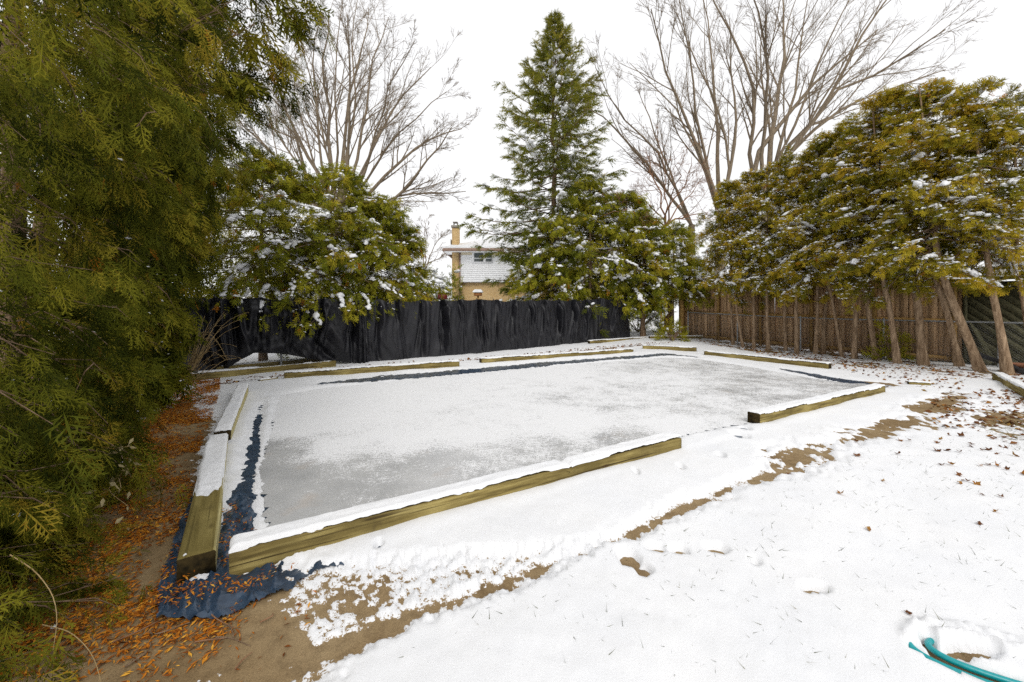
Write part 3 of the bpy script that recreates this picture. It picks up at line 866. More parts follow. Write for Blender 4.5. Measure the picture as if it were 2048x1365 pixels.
# ------------------------------------------------------------------ brown board fence, lean-to roof, dark diagonal boards
BL = 8.5                                                       # board fence from near the leaning planks to the far corner
root = thing('board_fence', (RN[0] - RD[0] * 0.9, RN[1] - RD[1] * 0.9, 0), 'tall brown vertical board fence behind the row of leaning cedar trunks', 'fence')
o0 = RN - RD * 0.9
ang = math.atan2(RD[1], RD[0])
root.rotation_euler = (0, 0, ang)                              # local x along the fence, local +y towards the rink
bw = 0.172
Vb = boxv(-bw / 2, bw / 2, -0.011, 0.011, 0, 1); mb_list = []
for hh in (2.22, 2.28, 2.34, 2.40):
    vb = Vb.copy(); vb[:, 2] *= hh
    vb[[4, 7], 2] += 0.004
    m_ = mesh_from(vb, BOXF); m_.materials.append(FENCEWOOD); m_.name = 'board'; mb_list.append(m_)
nb = int(BL / 0.150)
for i in range(nb):
    xx = (i + 0.5) * 0.150
    w_ = o0 + RD * xx
    o = bpy.data.objects.new('board', mb_list[RNG.integers(0, 4)]); COL.objects.link(o); o.parent = root
    o.location = (xx, (0.014 if i % 2 else -0.014) + RNG.normal() * 0.004, float(rise(*w_)) + 0.03 + RNG.uniform(0, 0.03))
    o.rotation_euler = (RNG.normal() * 0.006, RNG.normal() * 0.004, RNG.normal() * 0.03)
g_end = float(rise(*(o0 + RD * BL)))
for zz_, th in ((0.12, 0.09), (1.12, 0.09), (2.12, 0.10)):
    V, F = bar((-0.02, 0.055, zz_ + 0.02), (BL, 0.055, zz_ + g_end), 0.04, th)
    link('rail', mesh_from(V, F), RAILWOOD, root)
V, F = bar((-0.05, 0.02, 2.46), (BL + 0.05, 0.02, 2.46 + g_end), 0.16, 0.05)
link('top_cap', mesh_from(V, F), RAILWOOD, root)
for k, xx in enumerate(np.linspace(0.1, BL - 0.06, 6)):
    V, F = bar((xx, 0.09, 0), (xx, 0.09, 2.46), 0.09, 0.09)
    link('post', mesh_from(V, F), RAILWOOD, root)
V, F = bar((BL - 0.02, 0.115, 0), (BL - 0.02, 0.115, 2.62), 0.2, 0.18)
link('corner_post', mesh_from(V, F), RAILWOOD, root, (0, 0, g_end * 0.5))

# corrugated lean-to roof beyond the fence
root = thing('corrugated_roof', (*(o0 + RD * 7.0 - RO * 0.1), 2.55), 'low corrugated lean-to roof under snow at the far end of the brown fence', 'roof', rz=ang)
nx_, ny_ = 220, 8
xs = np.linspace(-2.3, 1.75, nx_); ys = np.linspace(0.42, -2.2, ny_)
XX, YY = np.meshgrid(xs, ys, indexing='ij')
ZZ = 0.22 + 0.022 * np.sin(XX / 0.076 * 2 * pi) + (0.4 - YY) * 0.12
i2 = np.arange(nx_ * ny_).reshape(nx_, ny_)
F = np.stack([i2[:-1, :-1], i2[1:, :-1], i2[1:, 1:], i2[:-1, 1:]], -1).reshape(-1, 4)
link('roof_sheet', mesh_from(np.stack([XX, YY, ZZ], -1), F, smooth=True), GREYMETAL, root)
link('snow_cap', mesh_from(np.stack([XX, YY - 0.03, ZZ * 0 + 0.245 + (0.4 - YY) * 0.12 + 0.03 * np.clip(fbm(XX * 2, YY * 2, 81, 3) + 0.6, -0.6, 1)], -1), F, smooth=True), SNOW, root)
V, F = bar((-2.3, 0.3, 0.12), (1.75, 0.3, 0.12), 0.05, 0.12)
link('eave_beam', mesh_from(V, F), RAILWOOD, root)
for xx in (-2.2, 0.0, 1.6):
    V, F = bar((xx, -2.1, 0.3), (xx, -2.1, -2.5), 0.1, 0.1)
    link('post', mesh_from(V, F), RAILWOOD, root)

# dark shed of diagonal boards at the right
shed0 = RN - RD * 0.95 - RO * 0.0
root = thing('dark_shed', (*shed0, 0), 'dark shed wall of mossy diagonal boards behind the nearest cedars', 'shed', rz=ang + pi)
SL, SH = 4.6, 2.15                                             # local x runs towards the camera, -y faces the rink
V = boxv(-1.3, SL, 0.04, 2.2, 0.0, SH)
link('wall', mesh_from(V, BOXF), DARKWOOD, root)
k = 0
for c in np.arange(-SH * 1.0, SL + 0.1, 0.23):
    # board rising to the left at 45 degrees, clipped to the wall rectangle
    pts = []
    x0_, x1_ = max(c, 0.02), min(c + SH, SL - 0.02)
    if x1_ - x0_ < 0.15: continue
    z0_, z1_ = SH - (x0_ - c), SH - (x1_ - c)
    V, F = bar((x0_, -0.012 - 0.012 * (k % 2), max(z0_ - 0.06, 0.05)), (x1_, -0.012 - 0.012 * (k % 2), max(z1_ + 0.06, 0.05)), 0.024, 0.155, (0, 0, 1))
    link('board', mesh_from(V, F), DARKWOOD, root); k += 1
for xx in (0.04, 2.0, SL - 0.04):
    V, F = bar((xx, -0.05, 0), (xx, -0.05, SH), 0.06, 0.09)
    link('batten', mesh_from(V, F), DARKWOOD, root)
V = boxv(-0.25, SL + 0.3, -0.35, 2.5, SH + 0.02, SH + 0.10); V[[2, 3, 6, 7], 2] += 0.35
link('roof', mesh_from(V, BOXF), DARKWOOD, root)
nx_, ny_ = 90, 40
XX, YY = np.meshgrid(np.linspace(-0.25, SL + 0.3, nx_), np.linspace(-0.35, 2.5, ny_), indexing='ij')
edge = np.minimum(np.minimum(XX + 0.25, SL + 0.3 - XX), np.minimum(YY + 0.35, 2.5 - YY))
ZZ = SH + 0.101 + (YY + 0.35) / 2.85 * 0.35 + 0.06 * sstep(0, 0.06, edge) - 0.004 + 0.015 * fbm(XX * 2, YY * 2, 83, 3)
i2 = np.arange(nx_ * ny_).reshape(nx_, ny_)
F = np.stack([i2[:-1, :-1], i2[1:, :-1], i2[1:, 1:], i2[:-1, 1:]], -1).reshape(-1, 4)
link('snow_cap', mesh_from(np.stack([XX, YY, ZZ], -1), F, smooth=True), SNOW, root)

def plank(label, a, b, wd, th, m, cat='plank', name='leaning_plank', group='planks leaning by the dark shed', up=(0, 1, 0)):
    a = np.array(a, float); b = np.array(b, float)
    V, F = bar((0, 0, 0), b - a, wd, th, up)
    o = link(name, mesh_from(V, F), m, None, tuple(a))
    tag(o, label, cat, group)
    return o
plank('wide pale grey plank leaning beside the end of the brown fence', at(1952, 716, 10.6), at(1896, 592, 11.2), 0.17, 0.03, GREYWOOD)
plank('narrow dark upright plank standing at the near end of the brown fence', at(1893, 724, 11.0), at(1888, 588, 11.2), 0.13, 0.03, DARKWOOD)
plank('darker grey plank leaning next to the wide pale one', at(1982, 716, 10.1), at(1915, 598, 10.9), 0.13, 0.03, DARKWOOD)

# black pipe and terracotta pot at the right edge
P = np.array([at(1938, 703, 9.9), at(1975, 716, 9.6), at(2010, 727, 9.3), at(2040, 741, 9.0), at(2075, 748, 8.8)])
for p in P: p[2] = max(p[2], 0.09)
o = link('drain_pipe', mesh_from(*tubes(P[None], np.full((1, 5), 0.055), 12), smooth=True), BLACKPIPE)
tag(o, 'black ridged drain pipe lying at the foot of the dark shed', 'pipe')
def lathe(prof, n=28):
    pr = np.array(prof); an = np.arange(n) / n * 2 * pi
    V = np.stack([pr[:, None, 0] * np.cos(an), pr[:, None, 0] * np.sin(an), np.broadcast_to(pr[:, None, 1], (len(pr), n))], -1)
    idx = np.arange(len(pr) * n).reshape(len(pr), n)
    F = np.stack([idx[:-1], np.roll(idx[:-1], -1, 1), np.roll(idx[1:], -1, 1), idx[1:]], -1).reshape(-1, 4)
    return V.reshape(-1, 3), F
pp = G(2050, 748)
root = thing('plant_pot', (pp[0], pp[1], 0.0), 'wide terracotta bowl pot on the snow at the right edge', 'pot')
link('bowl', mesh_from(*lathe([(0.02, 0.01), (0.17, 0.01), (0.26, 0.16), (0.27, 0.16), (0.275, 0.22), (0.25, 0.22), (0.24, 0.17), (0.02, 0.16)]), smooth=False), TERRA, root)
link('soil', mesh_from(*lathe([(0.0, 0.19), (0.15, 0.185), (0.235, 0.175)]), smooth=True), BARK, root)

# ------------------------------------------------------------------ neighbour's house
HY = 28.0
def hx(u, Y=HY): return (u - UH) / FPX * Y
def hz(v, Y=HY): return CAMH + (VH - v) / FPX * Y
hroot = thing('brick_house', (hx(950), HY, 0.1), 'two storey yellow brick house with white siding beyond the tarp', 'house')
HL = np.array(hroot.location)
def hpart(name, V, F, m, parent=None, smooth=False):
    return link(name, mesh_from(np.asarray(V, float) - HL, F, smooth=smooth), m, parent or hroot)
x0, x1 = hx(906), hx(906) + 11.0
zs, ze = hz(565), hz(505)
hpart('wall', boxv(x0, x1, HY + 0.05, HY + 9, 0.0, zs), BOXF, BRICK)
hpart('upper_wall', boxv(x0 + 0.02, x1, HY + 0.1, HY + 9, zs, ze), BOXF, WHITE)
nsid = 13; dz = (hz(511) - zs) / nsid
for i in range(nsid):
    V = boxv(hx(922), x1, HY - 0.22, HY + 0.1, zs + i * dz, zs + (i + 1) * dz)
    V[[0, 1], 1] -= 0.006
    hpart('siding_board', V, BOXF, WHITE)
hpart('frieze', boxv(hx(922), x1, HY - 0.23, HY + 0.1, hz(511) + 0.003, ze), BOXF, plain('cream_trim', (0.62, 0.55, 0.40)))
hpart('corner_trim', boxv(hx(919.5), hx(922) - 0.003, HY - 0.25, HY + 0.06, zs - 1.7, ze - 0.05), BOXF, BROWNTRIM)
ch = hpart('chimney', boxv(hx(905.0), hx(918.0), HY - 0.26, HY + 0.5, 0, hz(457)), BOXF, BRICK)
hpart('chimney_cap', boxv(hx(903.5), hx(918.5), HY - 0.32, HY + 0.56, hz(457) + 0.002, hz(452.5)), BOXF, CONCAP, ch)
fb = Bag()
for sx in (907, 914.2):
    fb.add(boxv(hx(sx), hx(sx) + 0.04, HY - 0.1, HY - 0.06, hz(452.4), hz(446)), BOXF)
    fb.add(boxv(hx(sx), hx(sx) + 0.04, HY + 0.24, HY + 0.28, hz(452.4), hz(446)), BOXF)
fb.add(boxv(hx(906), hx(915.5), HY - 0.16, HY + 0.34, hz(446), hz(444.6)), BOXF)
fb.V = [v - HL for v in fb.V]
fb.obj('flue_cover', CONCAP, ch)
# hipped roof: eaves, fascia, soffit, snow
ex0, ex1, ey0, ey1 = x0 - 0.55, x1 + 0.55, HY - 0.85, HY + 9.6
rz = hz(501)
ridge_z = rz + 1.75
RV = np.array([[ex0, ey0, rz], [ex1, ey0, rz], [ex1, ey1, rz], [ex0, ey1, rz], [ex0 + 4.6, (ey0 + ey1) / 2, ridge_z], [ex1 - 4.6, (ey0 + ey1) / 2, ridge_z]])
RF = [(0, 1, 5, 4), (1, 2, 5), (2, 3, 4, 5), (3, 0, 4), (3, 2, 1, 0)]
rf = link('roof', mesh_from(RV - HL, RF), CONCAP, hroot)
RS = RV.copy(); RS[:, 2] += 0.16; RS[:4, 2] -= 0.03
RS[4:, 2] += 0.02
RS2 = np.concatenate([RV + np.array([0, 0, 0.012]), RS])
link('roof_snow', mesh_from(RS2 - HL, [(6, 7, 11, 10), (7, 8, 11), (8, 9, 10, 11), (9, 6, 10), (0, 1, 7, 6), (1, 2, 8, 7), (2, 3, 9, 8), (3, 0, 6, 9)]), SNOW, rf)
for nm, V in (('fascia', boxv(ex0, ex1, ey0 - 0.03, ey0 + 0.0, rz - 0.18, rz + 0.02)), ('fascia', boxv(ex0 - 0.03, ex0, ey0 - 0.03, ey1, rz - 0.18, rz + 0.02))):
    hpart(nm, V, BOXF, BROWNTRIM)
hpart('soffit', boxv(ex0 + 0.005, ex1, ey0 + 0.005, HY + 1, rz - 0.17, rz - 0.13), BOXF, WHITE)
wn = hpart('window', boxv(hx(945), hx(985), HY - 0.27, HY - 0.2, hz(527.5), hz(504)), BOXF, WHITE)
for a_, b_ in ((949, 967), (972, 984)):
    pn = hpart('pane', boxv(hx(a_), hx(b_), HY - 0.285, HY - 0.26, hz(524.5), hz(507.5)), BOXF, GLASS, wn)
    hpart('sash', boxv(hx(a_) - 0.0, hx(b_), HY - 0.30, HY - 0.282, hz(518.6), hz(517.4)), BOXF, WHITE, wn)
V, F = lathe([(0.0, 0.0), (0.12, 0.02), (0.2, 0.06), (0.22, 0.09)], 18)
V = np.stack([-V[:, 2], V[:, 0], V[:, 1]], 1) + np.array([hx(903.6), HY + 0.2, hz(484)])
hpart('satellite_dish', V, F, STEEL)

# little red feeder and orange box behind the tarp
q_ = at(885, 590, 15.5)
root = thing('bird_feeder', (q_[0], q_[1], float(rise(q_[0], q_[1]))), 'small dark red lantern feeder with snow on top above the tarp', 'bird feeder')
zf = q_[2] - root.location[2]
link('post', mesh_from(*tubes(np.array([[[0, 0, 0], [0, 0, 1.0], [0, 0, zf - 0.16]]], float), np.full((1, 3), 0.025), 6)), BLACKPIPE, root)
link('body', mesh_from(*lathe([(0.0, zf - 0.17), (0.2, zf - 0.17), (0.17, zf + 0.07), (0.0, zf + 0.07)], 8)), RED, root)
link('roof', mesh_from(*lathe([(0.23, zf + 0.06), (0.23, zf + 0.09), (0.08, zf + 0.2), (0.03, zf + 0.3), (0.0, zf + 0.31)], 8)), BLACKPIPE, root)
link('snow_cap', mesh_from(*lathe([(0.235, zf + 0.085), (0.2, zf + 0.13), (0.1, zf + 0.2), (0.085, zf + 0.2)], 16), smooth=True), SNOW, root)
q_ = at(956, 588, 19.0)
root = thing('bird_house', (q_[0], q_[1], 0.2), 'small orange wooden box on a post under thick snow by the brick wall', 'bird house')
zf = q_[2] - 0.2
link('post', mesh_from(*bar((0, 0, 0), (0, 0, zf - 0.1), 0.08, 0.08)), RAILWOOD, root)
link('box', mesh_from(boxv(-0.18, 0.18, -0.14, 0.14, zf - 0.1, zf + 0.06), BOXF), CEDARBOX, root)
XX, YY = np.meshgrid(np.linspace(-0.24, 0.24, 20), np.linspace(-0.2, 0.2, 16), indexing='ij')
ed = np.minimum(0.24 - np.abs(XX), 0.2 - np.abs(YY))
i2 = np.arange(320).reshape(20, 16)
F = np.stack([i2[:-1, :-1], i2[1:, :-1], i2[1:, 1:], i2[:-1, 1:]], -1).reshape(-1, 4)
link('snow_cap', mesh_from(np.stack([XX, YY, zf + 0.062 + 0.14 * np.sqrt(np.clip(ed / 0.1, 0, 1))], -1), F, smooth=True), SNOW, root)
# ------------------------------------------------------------------ foliage templates
def spray(nside, nsub, w0, rng, spread=1.0):
    V = []; F = []
    def tri(a, b, c):
        n = len(V); V.extend([a, b, c]); F.append((n, n + 1, n + 2))
    def kite(p, d, L, w_):
        d = d / np.linalg.norm(d); s = np.array([-d[1], d[0], 0.0])
        m_ = p + d * L * 0.45; e = p + d * L
        n = len(V); V.extend([p, m_ + s * w_ / 2, e, m_ - s * w_ / 2]); F.append((n, n + 1, n + 2)); F.append((n, n + 2, n + 3))
    bend = lambda x_: np.array([x_, 0.06 * sin(2.2 * x_ + b0), -0.22 * x_ * x_])
    b0 = rng.uniform(0, 6)
    kite(bend(0.0), bend(1.0) - bend(0), 1.02, w0 * 1.1)
    for i in range(nside):
        xp = 0.06 + 0.88 * (i + rng.uniform(-0.3, 0.3)) / nside
        sg = 1 if i % 2 else -1
        a_ = radians(rng.uniform(32, 52)) * sg
        L = (0.50 * (1 - xp) ** 0.75 + 0.06) * rng.uniform(0.75, 1.15) * spread * (0.55 + 0.45 * min(1, xp / 0.18))
        p = bend(xp); d = np.array([cos(a_), sin(a_), rng.uniform(-0.35, 0.1)])
        kite(p, d, L, w0)
        for k in range(nsub):
            t = 0.25 + 0.6 * (k + 0.5) / nsub
            a2 = a_ + radians(rng.uniform(28, 48)) * (1 if k % 2 else -1)
            q_ = p + d / np.linalg.norm(d) * L * t
            d2 = np.array([cos(a2), sin(a2), rng.uniform(-0.3, 0.2)]); l2 = L * (0.5 - 0.28 * t) * rng.uniform(0.8, 1.3)
            s2 = np.array([-d2[1], d2[0], 0]) * w0 * 0.5
            tri(q_ - s2, q_ + d2 * l2, q_ + s2)
    return np.array(V), np.array(F)
rs = np.random.default_rng(3)
SPRAY_A = [spray(13, 3, 0.03, rs) for _ in range(5)]
SPRAY_B = [spray(8, 1, 0.07, rs) for _ in range(5)]
SPRAY_A2 = [spray(9, 2, 0.045, rs) for _ in range(5)]
SPRAY_C = [spray(6, 0, 0.10, rs, 1.15) for _ in range(5)]

def ico():
    t = (1 + 5 ** 0.5) / 2
    V = [(-1, t, 0), (1, t, 0), (-1, -t, 0), (1, -t, 0), (0, -1, t), (0, 1, t), (0, -1, -t), (0, 1, -t), (t, 0, -1), (t, 0, 1), (-t, 0, -1), (-t, 0, 1)]
    F = [(0, 11, 5), (0, 5, 1), (0, 1, 7), (0, 7, 10), (0, 10, 11), (1, 5, 9), (5, 11, 4), (11, 10, 2), (10, 7, 6), (7, 1, 8), (3, 9, 4), (3, 4, 2), (3, 2, 6), (3, 6, 8), (3, 8, 9), (4, 9, 5), (2, 4, 11), (6, 2, 10), (8, 6, 7), (9, 8, 1)]
    V = [np.array(v) / np.linalg.norm(v) for v in V]
    c = {}
    def mid(a, b):
        k = (min(a, b), max(a, b))
        if k not in c:
            m_ = V[a] + V[b]; V.append(m_ / np.linalg.norm(m_)); c[k] = len(V) - 1
        return c[k]
    F2 = []
    for a, b, d in F:
        x_, y_, z_ = mid(a, b), mid(b, d), mid(d, a)
        F2 += [(a, x_, z_), (b, y_, x_), (d, z_, y_), (x_, y_, z_)]
    return np.array(V), np.array(F), np.array(F2)
_V, _F20, _F80 = ico()
def lump(rng, fine):
    V = (_V if fine else _V[:12]).copy(); F = _F80 if fine else _F20
    V = V * (1 + 0.28 * rng.normal(size=(len(V), 1)) * (0.9 if fine else 0.7))
    V[:, 2] = np.where(V[:, 2] < 0, V[:, 2] * 0.35, V[:, 2] * 0.75)
    return V, F
LUMPF = [lump(rs, True) for _ in range(5)]
LUMPC = [lump(rs, False) for _ in range(5)]
def speck(rng):                                          # a flake-sized pad of snow
    an = np.arange(5) / 5 * 2 * pi
    V = np.concatenate([[[0.1 * rng.normal(), 0.1 * rng.normal(), 0.6]], np.stack([np.cos(an), np.sin(an), -0.15 + 0 * an], -1) * (1 + 0.25 * rng.normal(size=(5, 1))), [[0, 0, -0.3]]])
    F = [(0, i + 1, (i + 1) % 5 + 1) for i in range(5)] + [(6, (i + 1) % 5 + 1, i + 1) for i in range(5)]
    return V, np.array(F)
LUMPT = [speck(rs) for _ in range(5)]

def scatter_sprays(bag, temps, p, axis, size, tint, rng, rollspread=0.9):
    k = rng.integers(0, len(temps), len(p))
    R = frames(axis, rng.normal(size=len(p)) * rollspread)
    for j, (V, F) in enumerate(temps):
        m_ = k == j
        if not m_.any(): continue
        s = size[m_][:, None] * np.stack([np.ones(m_.sum()), rng.uniform(0.75, 1.2, m_.sum()), rng.uniform(0.5, 1.5, m_.sum())], 1)
        W, Fo = inst(V, F, R[m_], s, p[m_])
        tt = np.repeat(tint[m_], len(V)) + 0.05 * rng.normal(size=len(W))
        bag.add(W, Fo, np.clip(tt, 0, 1))

def snow_lumps(bag, p, size, rng, fine=True, elong=None, tilt=0.15):
    temps = LUMPT if fine is None else LUMPF if fine else LUMPC
    k = rng.integers(0, len(temps), len(p))
    if elong is None:
        az = rng.uniform(0, 2 * pi, len(p)); ax = np.stack([np.cos(az), np.sin(az), rng.normal(size=len(p)) * tilt], 1)
    else: ax = elong
    R = frames(ax, rng.normal(size=len(p)) * 0.25)
    for j, (V, F) in enumerate(temps):
        m_ = k == j
        if not m_.any(): continue
        s = size[m_][:, None] * np.stack([rng.uniform(0.75, 1.45, m_.sum()), rng.uniform(0.7, 1.15, m_.sum()), rng.uniform(0.6, 1.05, m_.sum())], 1)
        bag.add(*inst(V, F, R[m_], s, p[m_]))

def poly_eval(P, t):                                     # points along polylines: P (n,K,3), t (n,m)
    n, K, _ = P.shape
    f = np.clip(t, 0, 1) * (K - 1); i = np.minimum(f.astype(int), K - 2); fr = (f - i)[..., None]
    r_ = np.arange(n)[:, None]
    return P[r_, i] * (1 - fr) + P[r_, i + 1] * fr, nrm(P[r_, i + 1] - P[r_, i])

# ------------------------------------------------------------------ cedars
def cedar(name, label, base, height, z0, radius, nbr, nlet, nspr, size, temps, material, rng, lean=(0, 0), leanz=3.0, trunk_r=0.08, tint=(0.42, 0.17), clumps=40, specks=400,
          clump_size=0.07, prof=None, droop=0.35, azc=None, azw=pi, group=None, extra=None, limbs_r=0.014, snowfine=True, spray_z=-0.38, elj=0.14):
    bz = float(rise(*base))
    root = thing(name, (base[0], base[1], bz), label, 'tree', group)
    K = 10
    zz_ = np.linspace(-0.05, height, K)
    le = np.minimum(zz_, leanz) + 0.25 * np.maximum(zz_ - leanz, 0)
    T = np.stack([lean[0] * le + 0.04 * vn(zz_ * 0.9, zz_ * 0 + rng.uniform(0, 99), 91), lean[1] * le + 0.04 * vn(zz_ * 0.9, zz_ * 0 + rng.uniform(0, 99), 92), zz_], -1)
    Rr = trunk_r * (1 - 0.93 * np.clip(zz_ / height, 0, 1) ** 0.85); Rr[0] *= 1.35
    V, F = tubes(T[None], Rr[None], 9)
    V += 0.12 * trunk_r * RNG.normal(size=V.shape)
    link('trunk', mesh_from(V, F, smooth=True), BARK, root)
    # limbs
    zr = np.sort(rng.uniform(0, 1, nbr)) ** 0.95
    hz_ = z0 + (height * 0.985 - z0) * zr
    st = np.stack([np.interp(hz_, zz_, T[:, 0]), np.interp(hz_, zz_, T[:, 1]), hz_], -1)
    az = (rng.uniform(-azw, azw, nbr) + azc) if azc is not None else rng.uniform(0, 2 * pi, nbr)
    pf = prof if prof is not None else (lambda q: (0.35 + 0.65 * np.minimum(1, q / 0.25)) * (1 - q) ** 0.62 + 0.06)
    L = radius * pf(zr) * rng.uniform(0.65, 1.2, nbr)
    el = -0.15 + 0.75 * zr ** 2 + rng.normal(size=nbr) * elj
    s = np.linspace(0, 1, 6)
    hd = np.stack([np.cos(az), np.sin(az)], -1)
    B = np.empty((nbr, 6, 3))
    B[:, :, :2] = st[:, None, :2] + hd[:, None] * (L * np.cos(el))[:, None, None] * s[None, :, None]
    B[:, :, 2] = st[:, None, 2] + (L * np.sin(el))[:, None] * s[None] - droop * L[:, None] * s[None] ** 2 * (1 - 0.7 * zr[:, None])
    B[:, 1:] += 0.05 * L[:, None, None] * rng.normal(size=(nbr, 5, 3)) * np.array([1, 1, 0.4])
    if extra is not None:
        E = np.array(extra)
        E = E - np.array([base[0], base[1], bz])
        B = np.concatenate([B, E]); L = np.concatenate([L, np.linalg.norm(E[:, -1] - E[:, 0], axis=1)])
        zr = np.concatenate([zr, np.full(len(E), 0.5)])
    n = len(B)
    BR = np.minimum(limbs_r * (0.5 + L[:, None] / radius), trunk_r * 0.4) * np.linspace(1, 0.3, 6)[None]
    lb = Bag(); lb.add(*tubes(B[:, ::1] if len(B) < 60 else B[:, [0, 2, 4, 5]], BR if len(B) < 60 else BR[:, [0, 2, 4, 5]], 3))
    # branchlets in the plane of the limb
    t = rng.uniform(0.22, 1.0, (n, nlet))
    p, d = poly_eval(B, t)
    sg = np.where(rng.random((n, nlet)) < 0.5, -1, 1)
    side = nrm(np.cross(d, np.array([0, 0, 1.0]))) * sg[..., None]
    d2 = nrm(d * 0.8 + side * rng.uniform(0.2, 1.0, (n, nlet))[..., None] + np.array([0, 0, -0.12]) + 0.2 * rng.normal(size=(n, nlet, 3)))
    l2 = (0.16 + 0.26 * L[:, None] * (1.15 - t)) * rng.uniform(0.7, 1.3, (n, nlet))
    Q = np.stack([p, p + d2 * l2[..., None] * 0.5, p + d2 * l2[..., None] + np.array([0, 0, -0.10]) * l2[..., None]], 2).reshape(-1, 3, 3)
    sel = rng.random(len(Q)) < 0.3
    lb.add(*tubes(Q[sel], np.full((sel.sum(), 3), 1.0) * np.array([0.006, 0.005, 0.003]), 3))
    lb.obj('limbs', BARK, root)
    m_ = len(Q)
    t3 = rng.uniform(0.1, 1.05, (m_, nspr))
    p3, d3 = poly_eval(Q, t3)
    p3 = p3 + 0.25 * size * rng.normal(size=p3.shape)
    ax = nrm(d3 * 0.75 + np.array([0, 0, spray_z]) + 0.42 * rng.normal(size=p3.shape))
    sz = size * rng.uniform(0.6, 1.35, (m_, nspr))
    clump = rng.normal(size=(n, 1, 1)) * tint[1] * 0.7 + rng.normal(size=(n, nlet, 1)) * tint[1] * 0.7
    tn = np.clip(tint[0] + clump.repeat(nspr, 2).reshape(m_, nspr) + rng.normal(size=(m_, nspr)) * tint[1] * 0.5, 0, 0.86)
    dead = rng.random((m_, nspr)) < 0.012
    tn = np.where(dead, 1.0, tn)
    cb = Bag()
    keep = p3[..., 2] > 0.03
    scatter_sprays(cb, temps, p3[keep], ax[keep], sz[keep], tn[keep], rng)
    cb.obj('crown', material, root)
    # snow held on the limbs
    if clumps or specks:
        sb = Bag()
        tips, td = poly_eval(B, rng.uniform(0.7, 1.0, (n, 1)))
        tips, td = tips[:, 0], td[:, 0]
        wgt = np.clip(L / L.max(), 0.05, 1) * np.clip(1.0 - 0.9 * (B[:, -1, 1] - B[:, 0, 1]) / np.maximum(L, 0.1), 0.1, 2) ; wgt = wgt / wgt.sum()
        if clumps:
            ch_ = rng.choice(n, clumps, p=wgt)
            t0_ = rng.uniform(0.5, 0.95, clumps); dirn = np.where(rng.random(clumps) < 0.7, -1, 1)
            for rep, f_ in ((0, 1.0), (1, 0.9), (2, 0.75), (3, 0.6), (4, 0.45)):
                pq, dq = poly_eval(B[ch_], np.clip(t0_ + dirn * rep * clump_size * 1.05 / np.maximum(L[ch_], 0.2), 0.1, 1.0)[:, None])
                pos = pq[:, 0] + np.array([0, 0, 0.075]) + rng.normal(size=(clumps, 3)) * clump_size * 0.3 * np.array([1, 1, 0.3])
                ss = clump_size * f_ * rng.uniform(0.45, 1.25, clumps)
                snow_lumps(sb, pos, ss, rng, snowfine and rep == 0, nrm(dq[:, 0] + 0.3 * rng.normal(size=(clumps, 3)) * np.array([1, 1, 0.3])))
        if specks:
            ii = rng.integers(0, m_, specks)
            pos = Q[ii, rng.integers(1, 3, specks)] + np.array([0, 0, 0.07]) + 0.3 * size * rng.normal(size=(specks, 3)) * np.array([1, 1, 0.3])
            snow_lumps(sb, pos, clump_size * 0.5 * rng.uniform(0.25, 1.2, specks) ** 1.3, rng, None)
        o = sb.obj('snow_load', SNOW, root, smooth=True)
        o['kind'] = 'stuff'
    return root

# the row of leaning cedars at the right: base pixel, top-of-trunk pixel (where it meets the crown), trunk radius
ROW = [((1466, 691), (1462, 618), .055, 6.0), ((1485, 695), (1474, 618), .055, 5.9), ((1509, 698), (1507, 605), .055, 6.1), ((1535, 701), (1530, 570), .065, 6.2), ((1568, 703), (1561, 565), .06, 6.3), ((1595, 707), (1586, 555), .065, 6.4),
       ((1603, 698), (1597, 558), .05, 6.2), ((1631, 710), (1629, 560), .065, 6.4), ((1645, 707), (1652, 560), .075, 6.4), ((1683, 715), (1651, 560), .055, 6.5), ((1713, 718), (1698, 565), .08, 6.7),
       ((1752, 721), (1726, 560), .085, 6.9), ((1797, 728), (1760, 560), .09, 6.9), ((1852, 731), (1820, 555), .12, 7.0), ((1917, 735), (1862, 560), .09, 6.7), ((1956, 743), (1878, 553), .11, 6.6), ((2020, 750), (1960, 507), .10, 6.3), ((2066, 752), (2044, 570), .08, 6.1)]
LAB = ['dark slim cedar leaning at the far left end of the right row', 'slim cedar second from the far left end of the right row', 'thin upright cedar third from the far left end of the right row', 'straight cedar fourth from the far left end of the right row',
       'slender cedar fifth from the far left of the right row', 'pale barked cedar sixth from the far left of the right row', 'thin cedar set back behind the sixth of the right row', 'upright cedar right of the fence post in the right row',
       'cedar leaning right, crossing behind its neighbours in the right row', 'very thin cedar slanting left in the middle of the right row', 'brown cedar just right of the very thin slanting one', 'cedar with a bent trunk in the middle of the right row',
       'mottled cedar with low sprouts at its foot in the right row', 'thickest trunk of the right row, a dark upright cedar', 'strongly slanting cedar just right of the thickest trunk', 'stout cedar slanting left before the leaning grey plank', 'tall slanting cedar at the dark shed, near the pot', 'cedar at the right edge of the picture, mostly out of view']
protos = []
for k in range(6):                                       # six crowns, shared by the eighteen trees, each turned and scaled
    protos.append(cedar('cedar_tree', 'x', (0, 0), 6.4, 2.45, 1.4, 66, 7, 16, 0.15, SPRAY_C, CEDARW, np.random.default_rng(100 + k), (0, 0), 3.0, 0.05, (0.5, 0.19), 85, 2800, 0.07, droop=0.22, spray_z=0.05, elj=0.3,
                        prof=lambda q, j=k: (0.6 + 0.4 * np.minimum(1, q / 0.25)) * (1 - q) ** 0.72 * (1 + 0.32 * np.sin(q * 11 + j * 2.1)) + 0.12))
